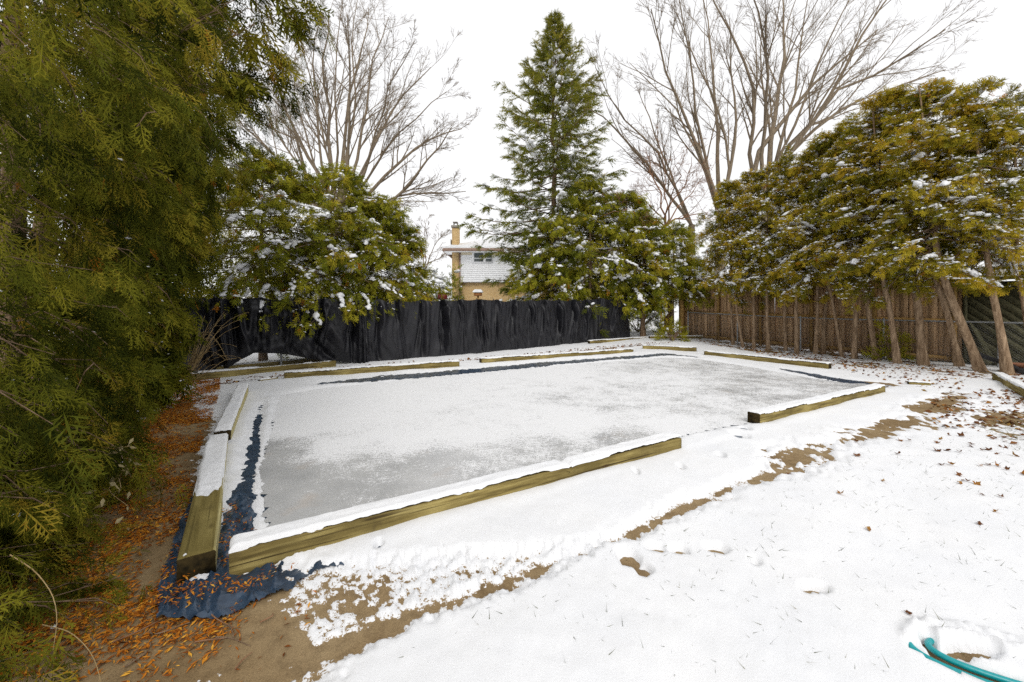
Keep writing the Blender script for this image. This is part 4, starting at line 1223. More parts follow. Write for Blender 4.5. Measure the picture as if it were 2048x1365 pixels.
for i, ((bu, bv), (tu, tv), tr, hh) in enumerate(ROW):
    b = G(bu, bv); Y = b[1]
    zb = float(rise(*b))
    zt = CAMH + (VH - tv) / FPX * Y
    dx = (tu - bu) / FPX * Y
    ln = (dx / (zt - zb), -0.05 + 0.03 * RNG.normal())
    root = thing('cedar_tree', (b[0], b[1], zb), LAB[i], 'tree', 'row of cedars along the brown fence')
    zz_ = np.linspace(-0.05, hh, 12)
    le = np.minimum(zz_, 2.6) + 0.3 * np.maximum(zz_ - 2.6, 0)
    T = np.stack([ln[0] * le + 0.05 * vn(zz_ * 0.8, zz_ * 0 + i * 3.3, 91), ln[1] * le + 0.05 * vn(zz_ * 0.8, zz_ * 0 + i * 5.1, 92), zz_], -1)
    Rr = 0.85 * tr * (1 - 0.9 * np.clip(zz_ / hh, 0, 1) ** 0.9); Rr[0] *= 1.4
    V, F = tubes(T[None], Rr[None], 9)
    V += 0.08 * tr * RNG.normal(size=V.shape)
    link('trunk', mesh_from(V, F, smooth=True), TRUNK, root)
    sc_ = hh / 6.4; sw_ = sc_ * RNG.uniform(0.85, 1.1)
    off_ = np.array([ln[0] * 3.1, ln[1] * 3.1, 0])
    rz_ = RNG.uniform(0, 6.28)
    for ch_ in protos[i % 6].children:
        if ch_.name.startswith('trunk'): continue
        c_ = ch_.copy(); COL.objects.link(c_); c_.parent = root
        c_.location = off_; c_.rotation_euler = (0, 0, rz_); c_.scale = (sw_, sw_, sc_)
for p_ in protos:
    for ch_ in list(p_.children): bpy.data.objects.remove(ch_)
    bpy.data.objects.remove(p_)

# snowy cedars behind the tarp, left
def hang(p0, p1, n=6, sag=0.25, rng=RNG):
    p0 = np.array(p0); p1 = np.array(p1); s = np.linspace(0, 1, n)[:, None]
    P = p0 + (p1 - p0) * s
    P[:, 2] += sag * np.sin(s[:, 0] * pi)
    return P
ov = []
for (u0, v0, u1, v1, Y0, Y1) in [(600, 560, 545, 655, 11.0, 9.6), (640, 575, 620, 650, 11.2, 9.9), (690, 585, 660, 640, 11.4, 10.3), (560, 570, 640, 655, 10.9, 9.7), (700, 590, 745, 628, 11.6, 10.6), (520, 570, 480, 622, 10.6, 9.2), (480, 560, 440, 610, 10.2, 9.0), (590, 560, 580, 610, 10.8, 9.5), (650, 570, 690, 625, 11.3, 10.1), (540, 565, 520, 628, 10.6, 9.4), (720, 590, 700, 625, 11.7, 10.5)]:
    ov.append(hang(at(u0, v0, Y0), at(u1, v1, Y1)))
MIDL = [('broad snowy cedar overhanging the tarp, left of the bare vase shaped tree', (-6.6, 10.8), 5.2, 1.85, 2.3, ov[5:7] + [ov[9]]), ('widest snow laden cedar overhanging the tarp before the bare vase shaped tree', (-5.25, 11.8), 5.45, 1.85, 2.2, ov[:2] + [ov[3], ov[7]]),
        ('snowy cedar right of the widest one, drooping over the tarp', (-4.35, 12.6), 4.9, 1.8, 1.75, [ov[2], ov[4], ov[8], ov[10]]), ('small open cedar with sparse twigs sloping down to the hedge', (-3.75, 13.7), 4.1, 2.0, 1.15, None)]
for i, (lb, b, hh, z0, rad, ex) in enumerate(MIDL):
    cedar('cedar_tree', lb, b, hh, z0, rad, 115 if i < 3 else 45, 8, 10, 0.205, SPRAY_C, CEDAR, np.random.default_rng(200 + i), (0.02, -0.04), 3, 0.10, (0.5, 0.17), 150 if i < 3 else 45, 900, 0.085, group='snowy cedars behind the tarp', extra=ex, droop=0.28,
          prof=lambda q: (0.75 + 0.25 * np.minimum(1, q / 0.3)) * (1 - q) ** 0.45 + 0.08)
MIDR = [('leftmost snowy cedar before the spruce, right of the house', (1.7, 17.4), 5.0, 2.0, 1.8), ('tallest snowy cedar before the spruce, behind the tarp', (3.4, 17.8), 6.6, 2.0, 2.1), ('snowy cedar behind the right end of the tarp', (5.0, 18.0), 6.2, 1.9, 2.1),
        ('snowy cedar past the right end of the tarp, its trunk in view', (5.75, 17.9), 5.3, 1.8, 1.7), ('snowy cedar at the far corner beside the brown fence', (7.3, 18.6), 5.0, 1.9, 2.0)]
for i, (lb, b, hh, z0, rad) in enumerate(MIDR):
    cedar('cedar_tree', lb, b, hh, z0, rad, 84, 7, 11, 0.25, SPRAY_C, CEDAR, np.random.default_rng(300 + i), (0.0, -0.05), 3, 0.11, (0.52, 0.17), 85, 800, 0.10, group='snowy cedars at the back right',
          prof=lambda q: (0.7 + 0.3 * np.minimum(1, q / 0.3)) * (1 - q) ** 0.5 + 0.08)

# ------------------------------------------------------------------ the tall hedge at the left, close to the camera
def hedge_line(t): return np.array([-0.806 - 0.684 * t, t])
HN = np.array([0.825, 0.565])
hroot2 = thing('cedar_hedge', (*(hedge_line(4.0) - HN * 1.0), 0.0), 'tall dark cedar hedge filling the left side beside the rink', 'hedge')
H0 = np.array(hroot2.location)
rng = np.random.default_rng(55)
lb = Bag(); cb = Bag(); sb = Bag()
haz = math.atan2(HN[1], HN[0])
for ti, tY in enumerate([0.2, 1.1, 2.0, 3.0, 4.0, 5.1, 6.3, 7.6, 8.9]):
    c = hedge_line(tY) - HN * (1.0 + 0.1 * rng.normal())
    H = [4.2, 4.4, 4.8, 5.4, 6.4, 7.0, 7.0, 6.2, 5.2][ti]
    zz_ = np.linspace(-0.05, H, 8)
    T = np.stack([c[0] + 0.05 * rng.normal(size=8) + HN[0] * 0.05 * zz_, c[1] + 0.05 * rng.normal(size=8), zz_], -1)
    V, F = tubes(T[None] - H0, (0.11 * (1 - 0.85 * zz_ / H))[None], 8)
    link('trunk', mesh_from(V, F, smooth=True), BARK, hroot2)
    nbr = [110, 120, 120, 125, 140, 140, 130, 110, 90][ti]
    zr = rng.uniform(0, 1, nbr)
    if ti < 5: zr[:34] = rng.uniform(0, 0.16, 34)
    hz_ = 0.12 + (H - 0.15) * zr
    st = np.stack([np.interp(hz_, zz_, T[:, 0]), np.interp(hz_, zz_, T[:, 1]), hz_], -1)
    az = haz + rng.uniform(-1.9, 1.9, nbr) * (0.6 if ti < 2 else 1)
    over = np.interp(hz_, [0, 0.6, 1.6, 2.6, 3.6, 4.6, 5.6, 7], [0.62, 0.72, 0.82, 0.98, 1.25, 1.55, 1.7, 1.1])
    over = np.where(ti < 2, np.minimum(over, 1.15), over)
    if ti < 4: over = np.maximum(over, 1.02 if ti < 2 else 0.94)
    if ti >= 7: over = np.minimum(over, 1.25)
    L = over * rng.uniform(0.72, 1.12, nbr)
    el = -0.05 + 0.25 * zr + rng.normal(size=nbr) * 0.15
    s = np.linspace(0, 1, 6)
    hd = np.stack([np.cos(az), np.sin(az)], -1)
    B = np.empty((nbr, 6, 3))
    B[:, :, :2] = st[:, None, :2] + hd[:, None] * (L * np.cos(el))[:, None, None] * s[None, :, None]
    B[:, :, 2] = st[:, None, 2] + (L * np.sin(el))[:, None] * s[None] - 0.32 * L[:, None] * s[None] ** 2
    B[:, 1:] += 0.04 * rng.normal(size=(nbr, 5, 3))
    if ti in (4, 5):                                     # long boughs reaching out over the yard
        ex_ = [(470, 110, 628, 12, 4.6, 5.0), (450, 150, 610, 70, 4.7, 5.2), (440, 190, 600, 135, 4.8, 5.4), (430, 230, 575, 215, 4.9, 5.6), (420, 60, 590, -30, 4.5, 4.8), (420, 270, 535, 300, 5.2, 5.9), (470, 170, 585, 175, 5.0, 5.6), (440, 240, 550, 262, 5.2, 5.9), (480, 40, 600, 40, 4.7, 5.0), (400, 320, 500, 345, 5.6, 6.4), (470, 80, 570, 110, 4.8, 5.2), (420, 200, 545, 240, 5.0, 5.5)]
        E = np.array([hang(at(u0 - 70, v0 + 10, Y0), at(u1, v1, Y1), 6, 0.12) for (u0, v0, u1, v1, Y0, Y1) in (ex_ if ti == 4 else ex_[::2])])
        E += 0.03 * rng.normal(size=E.shape)
        B = np.concatenate([B, E]); nbr = len(B)
    B[:, :, 2] = np.maximum(B[:, :, 2], 0.10)
    okb = np.linalg.norm(B - np.array([0, 0, CAMH]), axis=-1).min(1) > 1.85
    B = B[okb]; nbr = len(B)
    lb.add(*tubes((B - H0)[:, 1:] if ti < 4 else B - H0, 0.006 * np.linspace(1, 0.3, 5 if ti < 4 else 6)[None] * np.ones((nbr, 1)), 4))
    near_ = ti <= 4
    nlet, nspr, size, temps = (8, 7 if ti < 3 else 6, 0.17 if ti < 3 else 0.2, SPRAY_A) if near_ else (8, 6, 0.25, SPRAY_B)
    t = rng.uniform(0.3, 1.0, (nbr, nlet)) ** 0.8
    if ti in (4, 5): t[-12:] = rng.uniform(0.05, 1.0, t[-12:].shape)
    p, d = poly_eval(B, t)
    side = nrm(np.cross(d, np.array([0, 0, 1.0]))) * np.where(rng.random((nbr, nlet)) < 0.5, -1, 1)[..., None]
    d2 = nrm(d * 0.8 + side * rng.uniform(0.1, 1.0, (nbr, nlet))[..., None] + np.array([0, 0, -0.2]) + 0.2 * rng.normal(size=(nbr, nlet, 3)))
    l2 = (0.16 + 0.25 * (1.1 - t)) * rng.uniform(0.7, 1.3, (nbr, nlet))
    Q = np.stack([p, p + d2 * l2[..., None] * 0.5, p + d2 * l2[..., None] + np.array([0, 0, -0.08])], 2).reshape(-1, 3, 3)
    sel = rng.random(len(Q)) < 0.25
    lb.add(*tubes(Q[sel] - H0, np.ones((sel.sum(), 3)) * np.array([0.005, 0.004, 0.002]), 3))
    m_ = len(Q)
    p3, d3 = poly_eval(Q, rng.uniform(0.05, 1.05, (m_, nspr)))
    p3 = p3 + 0.05 * rng.normal(size=p3.shape)
    ax = nrm(d3 * 0.7 + np.array([0, 0, -0.5]) + 0.35 * rng.normal(size=p3.shape))
    sz = size * rng.uniform(0.6, 1.3, (m_, nspr))
    cl = (rng.normal(size=(nbr, 1, 1)) * 0.13 + rng.normal(size=(nbr, nlet, 1)) * 0.10).repeat(nspr, 2).reshape(m_, nspr)
    tn = np.clip(0.35 + 1.5 * cl + 0.12 * rng.normal(size=(m_, nspr)), 0, 0.84)
    tn = np.where(rng.random((m_, nspr)) < 0.022, 1.0, tn)
    sz = np.where(tn > 0.95, sz * 0.55, sz)
    # nothing behind the camera, nothing under the ground
    dcam = np.linalg.norm(p3 - np.array([0, 0, CAMH]), axis=-1)
    keep = (p3[..., 2] > 0.04) & (dcam > 1.95) & (p3[..., 1] > 0.3)
    uu = (p3[..., 0] + 0.5) / np.maximum(p3[..., 1] + 0.3, 0.2); vv = (p3[..., 2] - CAMH) / np.maximum(p3[..., 1] + 0.2, 0.2)
    sz = sz * np.clip(dcam / 3.2, 0.62, 1)
    keep &= (uu > -1.45) & (vv < 0.95) & (vv > -1.1)
    inner = (t.reshape(-1)[:, None] < 0.72) | (rng.random(p3.shape[:2]) < 0.12)
    tn = np.where((dcam < 2.7) & (tn < 0.95), np.minimum(tn, 0.62), tn)
    k1 = keep & ~inner; k2 = keep & inner & (rng.random(p3.shape[:2]) < 0.65)
    scatter_sprays(cb, temps, (p3 - H0)[k1], ax[k1], sz[k1], tn[k1], rng, 1.1)
    scatter_sprays(cb, SPRAY_A2 if near_ else SPRAY_C, (p3 - H0)[k2], ax[k2], sz[k2] * 1.1, tn[k2] * 0.9, rng, 1.1)
    # a little old snow
    k = rng.random(m_) < (0.07 if tY < 6 else 0.14)
    q_ = Q[k][:, 2] + np.array([0, 0, 0.03])
    if len(q_):
        snow_lumps(sb, q_ - H0, 0.018 * rng.uniform(0.3, 1.3, len(q_)), rng, None)
lb.obj('limbs', BARK, hroot2)
o = cb.obj('foliage', HEDGE, hroot2); o['kind'] = 'stuff'
o = sb.obj('snow_load', SNOW, hroot2, smooth=True); o['kind'] = 'stuff'

# ------------------------------------------------------------------ the spruce
rng = np.random.default_rng(77)
sx, sy, SHt = (1108 - UH) / FPX * 19.5, 19.5, 15.35
root = thing('spruce_tree', (sx, sy, 0.2), 'tall pointed spruce with snow on its boughs behind the tarp', 'tree')
zz_ = np.linspace(-0.1, SHt, 14)
T = np.stack([0.05 * rng.normal(size=14), 0.05 * rng.normal(size=14), zz_], -1)
link('trunk', mesh_from(*tubes(T[None], (0.2 * (1 - 0.97 * np.clip(zz_ / SHt, 0, 1)))[None], 9), smooth=True), BARK, root)
nbr = 270
zr = np.linspace(0.0, 0.985, nbr) + rng.normal(size=nbr) * 0.004
hz_ = 1.2 + (SHt - 1.25) * np.clip(zr, 0, 1)
L = np.interp(hz_, [0, 2, 4.5, 6.4, 8.6, 11.0, 12.9, 14.2, 15.35], [3.3, 3.8, 3.9, 3.65, 3.2, 2.45, 1.45, 0.7, 0.12]) * rng.uniform(0.5, 1.14, nbr)
az = np.arange(nbr) * 2.39996 + rng.normal(size=nbr) * 0.3
el = np.interp(hz_ / SHt, [0, 0.25, 0.55, 0.8, 1], [-0.38, -0.12, 0.18, 0.55, 1.05]) + rng.normal(size=nbr) * 0.08
s = np.linspace(0, 1, 7)
hd = np.stack([np.cos(az), np.sin(az)], -1)
B = np.empty((nbr, 7, 3))
B[:, :, :2] = hd[:, None] * (L * np.cos(el))[:, None, None] * s[None, :, None]
B[:, :, 2] = hz_[:, None] + (L * np.sin(el))[:, None] * s[None] + L[:, None] * (-0.22 * s ** 1.3 + 0.24 * s ** 3)[None]
lb = Bag(); lb.add(*tubes(B, 0.03 * (0.3 + L / 4)[:, None] * np.linspace(1, 0.25, 7)[None], 4)); lb.obj('limbs', BARK, root)
def twig(rng):                                           # a needled shoot: three crossed ragged blades
    V = []; F = []
    for k in range(2):
        a_ = k * pi / 2 + rng.uniform(-0.3, 0.3); c_, s_ = cos(a_), sin(a_)
        for j in range(3):
            x0_, x1_ = j * 0.3, j * 0.3 + 0.46
            for sg in (-1, 1):
                w_ = 0.19 * (1 - 0.18 * j) * rng.uniform(0.8, 1.2)
                n = len(V); V += [(x0_, 0, 0), (x0_ + 0.16, 0, 0.0), (x1_ * 0.98, sg * w_ * c_, sg * w_ * s_)]; F.append((n, n + 1, n + 2))
    return np.array(V), np.array(F)
TW = [twig(rng) for _ in range(4)]
nl = 10
t = rng.uniform(0.12, 1.0, (nbr, nl)); p, d = poly_eval(B, t)
side = nrm(np.cross(d, np.array([0, 0, 1.0]))) * np.where(rng.random((nbr, nl)) < 0.5, -1, 1)[..., None]
d2 = nrm(d * 0.9 + side * rng.uniform(0.3, 1.0, (nbr, nl))[..., None] + np.array([0, 0, -0.25]))
l2 = (0.2 + 0.28 * L[:, None] * (1.05 - t)) * rng.uniform(0.7, 1.2, (nbr, nl))
Q = np.stack([p, p + d2 * l2[..., None] * 0.5, p + d2 * l2[..., None] + np.array([0, 0, -0.1]) * l2[..., None]], 2).reshape(-1, 3, 3)
Q = np.concatenate([Q, B[:, [3, 5, 6]]])
cnt = 7
p3, d3 = poly_eval(Q, rng.uniform(0, 1.0, (len(Q), cnt)))
ax = nrm(d3 + np.array([0, 0, -0.22]) + 0.35 * rng.normal(size=p3.shape))
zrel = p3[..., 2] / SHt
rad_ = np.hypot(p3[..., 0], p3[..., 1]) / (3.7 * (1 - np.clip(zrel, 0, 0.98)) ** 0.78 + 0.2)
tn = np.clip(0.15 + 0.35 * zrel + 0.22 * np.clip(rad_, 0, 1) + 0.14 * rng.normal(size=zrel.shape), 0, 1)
cb = Bag()
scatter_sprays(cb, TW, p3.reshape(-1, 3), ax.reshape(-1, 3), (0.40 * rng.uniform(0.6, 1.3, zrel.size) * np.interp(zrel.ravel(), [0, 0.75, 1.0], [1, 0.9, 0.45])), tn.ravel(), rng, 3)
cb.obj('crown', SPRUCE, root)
sb = Bag()
low = np.clip(1.25 - hz_ / SHt * 1.35, 0.06, 1)
wgt = low * L * np.clip(1 - 0.8 * np.sin(az), 0.1, 2); wgt /= wgt.sum()
ch_ = rng.choice(nbr, 230, p=wgt)
tp, td = poly_eval(B, rng.uniform(0.4, 0.98, (nbr, 1))); 
for rep in range(4):
    tp, td = poly_eval(B[ch_], rng.uniform(0.35, 0.98, (230, 1)))
    pos = tp[:, 0] + np.array([0, 0, 0.06]) + rng.normal(size=(230, 3)) * np.array([0.12, 0.12, 0.03])
    snow_lumps(sb, pos, 0.12 * rng.uniform(0.35, 1.3, 230), rng, rep == 0, td[:, 0])
ii = rng.integers(0, len(Q), 1500)
snow_lumps(sb, Q[ii, 1] + np.array([0, 0, 0.04]) + 0.06 * rng.normal(size=(1500, 3)), 0.05 * rng.uniform(0.3, 1.2, 1500), rng, None)
o = sb.obj('snow_load', SNOW, root, smooth=True); o['kind'] = 'stuff'
# ------------------------------------------------------------------ bare trees
def tree_from_px(name, label, Y, base_u, fork, stems, rad, material, seed, lv=((9, 28, .40), (7, 32, .42), (5, 36, .5)), spreadY=0.5, up=0.03, extend=0.25, rmin=0.0055, wob=0.07):
    rng = np.random.default_rng(seed)
    bx = (base_u - UH) / FPX * Y; g_ = 0.2
    root = thing(name, (bx, Y, g_), label, 'tree')
    O = np.array([bx, Y, g_])
    f = at(fork[0], fork[1], Y)
    zz_ = np.linspace(0, 1, 6)[:, None]
    Tk = (np.array([bx, Y, g_ - 0.1]) * (1 - zz_) + f * zz_) - O
    V, F = tubes(Tk[None], rad * np.linspace(1.25, 0.85, 6)[None], 10)
    link('trunk', mesh_from(V, F, smooth=True), material, root)
    S_ = []
    K = 9
    for k, st in enumerate(stems):
        dY = rng.uniform(-1, 1) * spreadY
        pts = [f] + [None] * len(st)
        acc = 0
        P = []
        for j, (u, v) in enumerate(st):
            P.append(at(u, v, Y + dY * (2.0 + 2.6 * j)))
        if st[0][1] < fork[1] + 200:
            P = [f + 0.0] + P
        P = np.array(P)
        e = P[-1] + (P[-1] - P[-2]) * extend * 1.5; P = np.vstack([P, e])
        sl = np.concatenate([[0], np.cumsum(np.linalg.norm(P[1:] - P[:-1], axis=1))])
        tt = np.linspace(0, sl[-1], K)
        S_.append(np.stack([np.interp(tt, sl, P[:, c]) for c in range(3)], -1) - O)
    S_ = np.array(S_)
    S_[:, 1:-1] += 0.06 * rng.normal(size=S_[:, 1:-1].shape)
    R0 = rad * rng.uniform(0.28, 0.5, len(S_))[:, None] * np.linspace(1, 0.18, K)[None]
    bag = Bag(); bag.add(*tubes(S_, R0, 7))
    P, Rr = S_, R0
    Ks = (6, 4, 2); sd = (5, 3, 3)
    for j, (nch, ang_, ln) in enumerate(lv):
        P, Rr = grow(P, Rr, nch, 0.25 if j == 0 else 0.2, 0.98, ang_, 9, ln, Ks[j], up, wob, 0.55, 0.3, rng)
        Rr = np.maximum(Rr, rmin)
        bag.add(*tubes(P, Rr, sd[j]))
    o = bag.obj('branches', material, root, smooth=True)
    return root, P
A_ = [[(613, 352), (592, 271), (567, 211), (546, 158)], [(641, 355), (616, 281), (595, 197), (585, 141)], [(648, 352), (637, 246), (627, 158), (622, 88), (641, 42)], [(662, 359), (655, 246), (648, 141), (655, 53)],
      [(673, 366), (673, 281), (669, 190), (673, 105), (683, 18)], [(683, 359), (697, 246), (704, 176), (729, 88), (735, 35)], [(694, 362), (696, 264), (701, 169), (697, 70)], [(700, 366), (729, 246), (743, 141), (768, 63)],
      [(708, 373), (747, 281), (782, 169), (817, 105)], [(715, 380), (768, 246), (810, 183), (848, 148)], [(722, 380), (782, 281), (845, 225), (880, 195)], [(729, 404), (782, 334), (852, 281), (905, 264)], [(775, 415), (834, 345), (884, 280)], [(725, 415), (817, 390), (900, 385)],
      [(606, 380), (553, 316), (490, 250)], [(564, 390), (500, 316), (450, 270)], [(600, 340), (545, 250), (510, 200)], [(630, 340), (575, 230), (540, 120), (530, 60)], [(690, 340), (715, 200), (700, 100), (712, 20)], [(660, 340), (630, 200), (605, 90)]]
tree_from_px('bare_maple_tree', 'leafless vase shaped tree with many thin stems behind the left cedars', 22.0, 676, (676, 420), A_, 0.26, MAPLE, 501, ((11, 25, .40), (8, 30, .42), (6, 34, .55)))
R1 = [[(1521, 334), (1535, 225), (1531, 200), (1537, 140), (1528, 63), (1507, 0)], [(1496, 334), (1509, 246), (1510, 158), (1482, 116), (1433, 3)], [(1560, 299), (1577, 239), (1595, 169), (1598, 105), (1612, 21)], [(1567, 299), (1620, 190), (1637, 116), (1672, 53), (1700, 0)],
      [(1574, 292), (1648, 218), (1690, 148), (1718, 77), (1774, 0)], [(1584, 295), (1672, 186), (1778, 130), (1850, 85)], [(1496, 334), (1531, 288), (1577, 225), (1650, 150), (1720, 90)], [(1540, 300), (1556, 200), (1570, 100), (1565, 10)], [(1590, 290), (1700, 210), (1800, 170), (1860, 150)]]
tree_from_px('bare_tree', 'big leafless tree with thick spreading stems behind the brown fence', 24.0, 1530, (1535, 420), R1, 0.36, MAPLE, 502, ((10, 24, .40), (8, 30, .42), (6, 34, .5)), extend=0.35)
R2 = [[(1454, 352), (1458, 299), (1447, 239), (1419, 176), (1391, 123), (1363, 53)], [(1423, 369), (1405, 281), (1394, 211), (1387, 141), (1363, 18)], [(1415, 366), (1391, 302), (1356, 229), (1320, 183), (1275, 141)], [(1461, 345), (1468, 264), (1466, 158), (1461, 70)], [(1440, 350), (1430, 250), (1425, 130), (1410, 30)], [(1420, 360), (1375, 250), (1330, 130), (1310, 50)]]
tree_from_px('bare_tree', 'leafless grey tree left of the big one, above the back corner', 23.0, 1440, (1440, 440), R2, 0.27, MAPLE, 503, ((10, 24, .38), (8, 30, .42), (6, 34, .5)))
R3 = [[(1366, 422), (1331, 380), (1268, 299), (1222, 246), (1187, 225)], [(1373, 415), (1345, 362), (1314, 309), (1250, 239), (1208, 165)], [(1360, 400), (1330, 330), (1300, 240), (1280, 190)]]
tree_from_px('bare_tree', 'leafless tree slanting left towards the spruce', 25.0, 1385, (1383, 450), R3, 0.22, MAPLE, 504, ((10, 26, .36), (7, 32, .42), (5, 34, .5)))
R4 = [[(1325, 400), (1300, 340), (1290, 300)], [(1320, 430), (1275, 395), (1235, 390)], [(1335, 400), (1355, 350), (1345, 300)], [(1345, 430), (1385, 390), (1405, 355)], [(1345, 440), (1395, 425), (1430, 425)], [(1330, 390), (1330, 340), (1318, 290)], [(1315, 440), (1260, 420), (1215, 430)], [(1340, 410), (1375, 360), (1382, 320)]]
tree_from_px('crooked_fruit_tree', 'small crooked leafless tree with reddish branches at the back corner', 19.5, 1335, (1331, 455), R4, 0.12, REDBARK, 505, ((8, 42, .5), (5, 45, .5), (4, 45, .55)), up=0.06, wob=0.22, extend=0.1)
far_st = [[(845, 520), (840, 490), (832, 462)], [(850, 515), (852, 480), (850, 450)], [(856, 520), (870, 490), (885, 470)], [(850, 530), (880, 515), (895, 505)], [(842, 530), (820, 505), (808, 490)]]
tree_from_px('bare_tree', 'faint small leafless tree far off, left of the chimney', 48.0, 850, (850, 550), far_st, 0.2, MAPLE, 506, ((9, 30, .5), (6, 34, .5), (4, 36, .5)), rmin=0.012)

# snow topped hedge and dark bushes behind the tarp
def bush(name, label, c, r_, h_, nspr, seed, snow_n, material=CEDAR, cat='bush', zlo=0.1, temps=SPRAY_C, size=0.3, tint=0.38, sl=0.12):
    rng = np.random.default_rng(seed)
    g_ = float(rise(*c))
    root = thing(name, (c[0], c[1], g_), label, cat)
    d = nrm(rng.normal(size=(nspr, 3))); d[:, 2] = np.abs(d[:, 2])
    rad = rng.uniform(0.45, 1.0, nspr) ** 0.5
    p = d * rad[:, None] * np.array([r_[0], r_[1], h_]) * (1 + 0.12 * rng.normal(size=(nspr, 1)))
    p[:, 2] = np.maximum(p[:, 2], zlo)
    cb = Bag()
    scatter_sprays(cb, temps, p, nrm(d + np.array([0, 0, -0.15]) + 0.5 * rng.normal(size=d.shape)), size * rng.uniform(0.6, 1.3, nspr), np.clip(tint + 0.15 * rng.normal(size=nspr), 0, 0.85), rng, 3)
    cb.obj('foliage', material, root)
    st = Bag()
    k = 14
    az = rng.uniform(0, 2 * pi, k)
    P = np.stack([np.zeros((k, 3)), np.stack([0.4 * r_[0] * np.cos(az), 0.4 * r_[1] * np.sin(az), np.full(k, h_ * 0.4)], -1), np.stack([0.8 * r_[0] * np.cos(az), 0.8 * r_[1] * np.sin(az), np.full(k, h_ * 0.7)], -1)], 1)
    st.add(*tubes(P, np.ones((k, 3)) * np.array([0.03, 0.02, 0.008]), 5)); st.obj('stems', BARK, root)
    if snow_n:
        sb = Bag()
        i = rng.choice(nspr, snow_n, p=(np.clip(d[:, 2], 0.02, 1) * rad ** 4) / (np.clip(d[:, 2], 0.02, 1) * rad ** 4).sum())
        snow_lumps(sb, p[i] + np.array([0, 0, 0.05]), sl * rng.uniform(0.3, 1.2, snow_n), rng, False)
        sb.obj('snow_load', SNOW, root, smooth=True)['kind'] = 'stuff'
    return root
bush('snowy_bush', 'low evergreen bush topped with snow behind the tarp, left of the house', (-3.75, 16.2), (1.5, 1.0), 2.75, 1500, 601, 420, sl=0.15)
bush('snowy_bush', 'dark evergreen bush close against the brick corner of the house', (-2.75, 19.0), (0.55, 0.5), 2.9, 500, 602, 20)
bush('snowy_bush', 'dark bush beyond the chain link at the far corner', (6.5, 21.0), (1.6, 0.8), 1.5, 800, 603, 120, sl=0.14)
bush('snowy_bush', 'twiggy bush seen under the lifted tarp beyond the fence', (-5.6, 11.4), (0.9, 0.4), 0.75, 120, 604, 20, sl=0.06, temps=SPRAY_B, size=0.2, tint=0.2)
bush('cedar_sapling', 'low cedar sprouts growing at the far corner before the trunks', G(1345, 684), (0.5, 0.35), 0.75, 120, 605, 14, sl=0.06, tint=0.6)
bush('cedar_sapling', 'low cedar sprouts at the foot of the mottled trunk', G(1782, 722), (0.45, 0.25), 0.8, 90, 606, 5, sl=0.04, tint=0.6)

o = link('wooden_post', mesh_from(*bar((0, 0, 0), (0.03, 0, 1.85), 0.16, 0.16)), RAILWOOD, None, (*G(1342, 672), float(rise(*G(1342, 672)))))
tag(o, 'brown wooden post among the trunks at the far corner', 'post')
q_ = at(1322, 640, 17.2)
P = np.array([[0, 0, 0], [0.01, 0, 0.3], [0.03, 0, 0.55], [0.06, 0.0, 0.95]])
o = link('orange_strap', mesh_from(*tubes(P[None], np.full((1, 4), 0.022), 6)), ORANGE, None, tuple(q_))
tag(o, 'bright orange strap hanging in the cedars at the far corner', 'strap')

# ------------------------------------------------------------------ things lying on the ground
def ground_z(x, y):
    return rise(x, y) + np.maximum(snow_z(np.asarray(x, float), np.asarray(y, float)), 0)
def pick(P, n, rng, dens=None):
    lo, hi = P.min(0), P.max(0); out_ = []
    c = 0
    while c < n:
        q = rng.uniform(lo, hi, (n * 3, 2))
        m_ = sd_poly(P, q[:, 0], q[:, 1]) > 0
        q = q[m_]
        if dens is not None: q = q[rng.random(len(q)) < dens(q[:, 0], q[:, 1])]
        out_.append(q); c += len(q)
        if len(out_) > 60: break
    return np.concatenate(out_)[:n]
rng = np.random.default_rng(900)
# rusty cedar litter along the hedge
VIEWP = Gs([(-150, 1440), (560, 1365), (640, 1200), (620, 1140), (470, 1180), (340, 1200), (370, 1080), (400, 900), (440, 790), (440, 745), (300, 760), (150, 900), (-150, 1150)])
def dens(x, y):
    n = fbm(x * 2.0, y * 2.0, 111, 4); f = fbm(x * 8, y * 8, 113, 2)
    edge = (x + 0.806 + 0.684 * y) * 0.825                 # distance from the hedge face
    return np.clip(0.8 - edge * 0.95 + 0.9 * n + 0.4 * f, 0.012, 1)
near_w = pick(VIEWP, 62000, rng, dens)
def bits(name, label, q, size, material, rng, zoff=0.006, tint=None, aspect=0.3, lift=0.35):
    n = len(q)
    T_ = np.array([[-0.5, 0, 0], [0, -aspect, 0.08], [0.5, 0, 0.0], [0, aspect, 0.08]]); F_ = np.array([[0, 1, 2], [0, 2, 3]])
    az = rng.uniform(0, 2 * pi, n)
    ax = np.stack([np.cos(az), np.sin(az), lift * rng.normal(size=n)], 1)
    R = frames(ax, rng.normal(size=n) * 0.5)
    p = np.stack([q[:, 0], q[:, 1], ground_z(q[:, 0], q[:, 1]) + zoff], 1)
    b = Bag(); W, Fo = inst(T_, F_, R, size * rng.uniform(0.4, 1.4, n), p)
    tt = np.clip(rng.normal(size=n) * 0.24 + 0.58, 0, 1) if tint is None else tint
    b.add(W, Fo, np.repeat(tt, 4))
    o = b.obj(name, material)
    return tag(o, label, name.split('_')[-1], None, 'stuff')
bits('cedar_litter', 'rusty orange fallen cedar litter strewn over the concrete beside the hedge', near_w, 0.032, LITTER, rng, 0.007, None, 0.12, 0.2)
k2 = np.concatenate([pick(CORNEROUT, 160, rng), pick(CORNERIN, 90, rng), pick(Gs([(380, 772), (440, 765), (430, 850), (400, 850), (380, 800)]), 250, rng)])
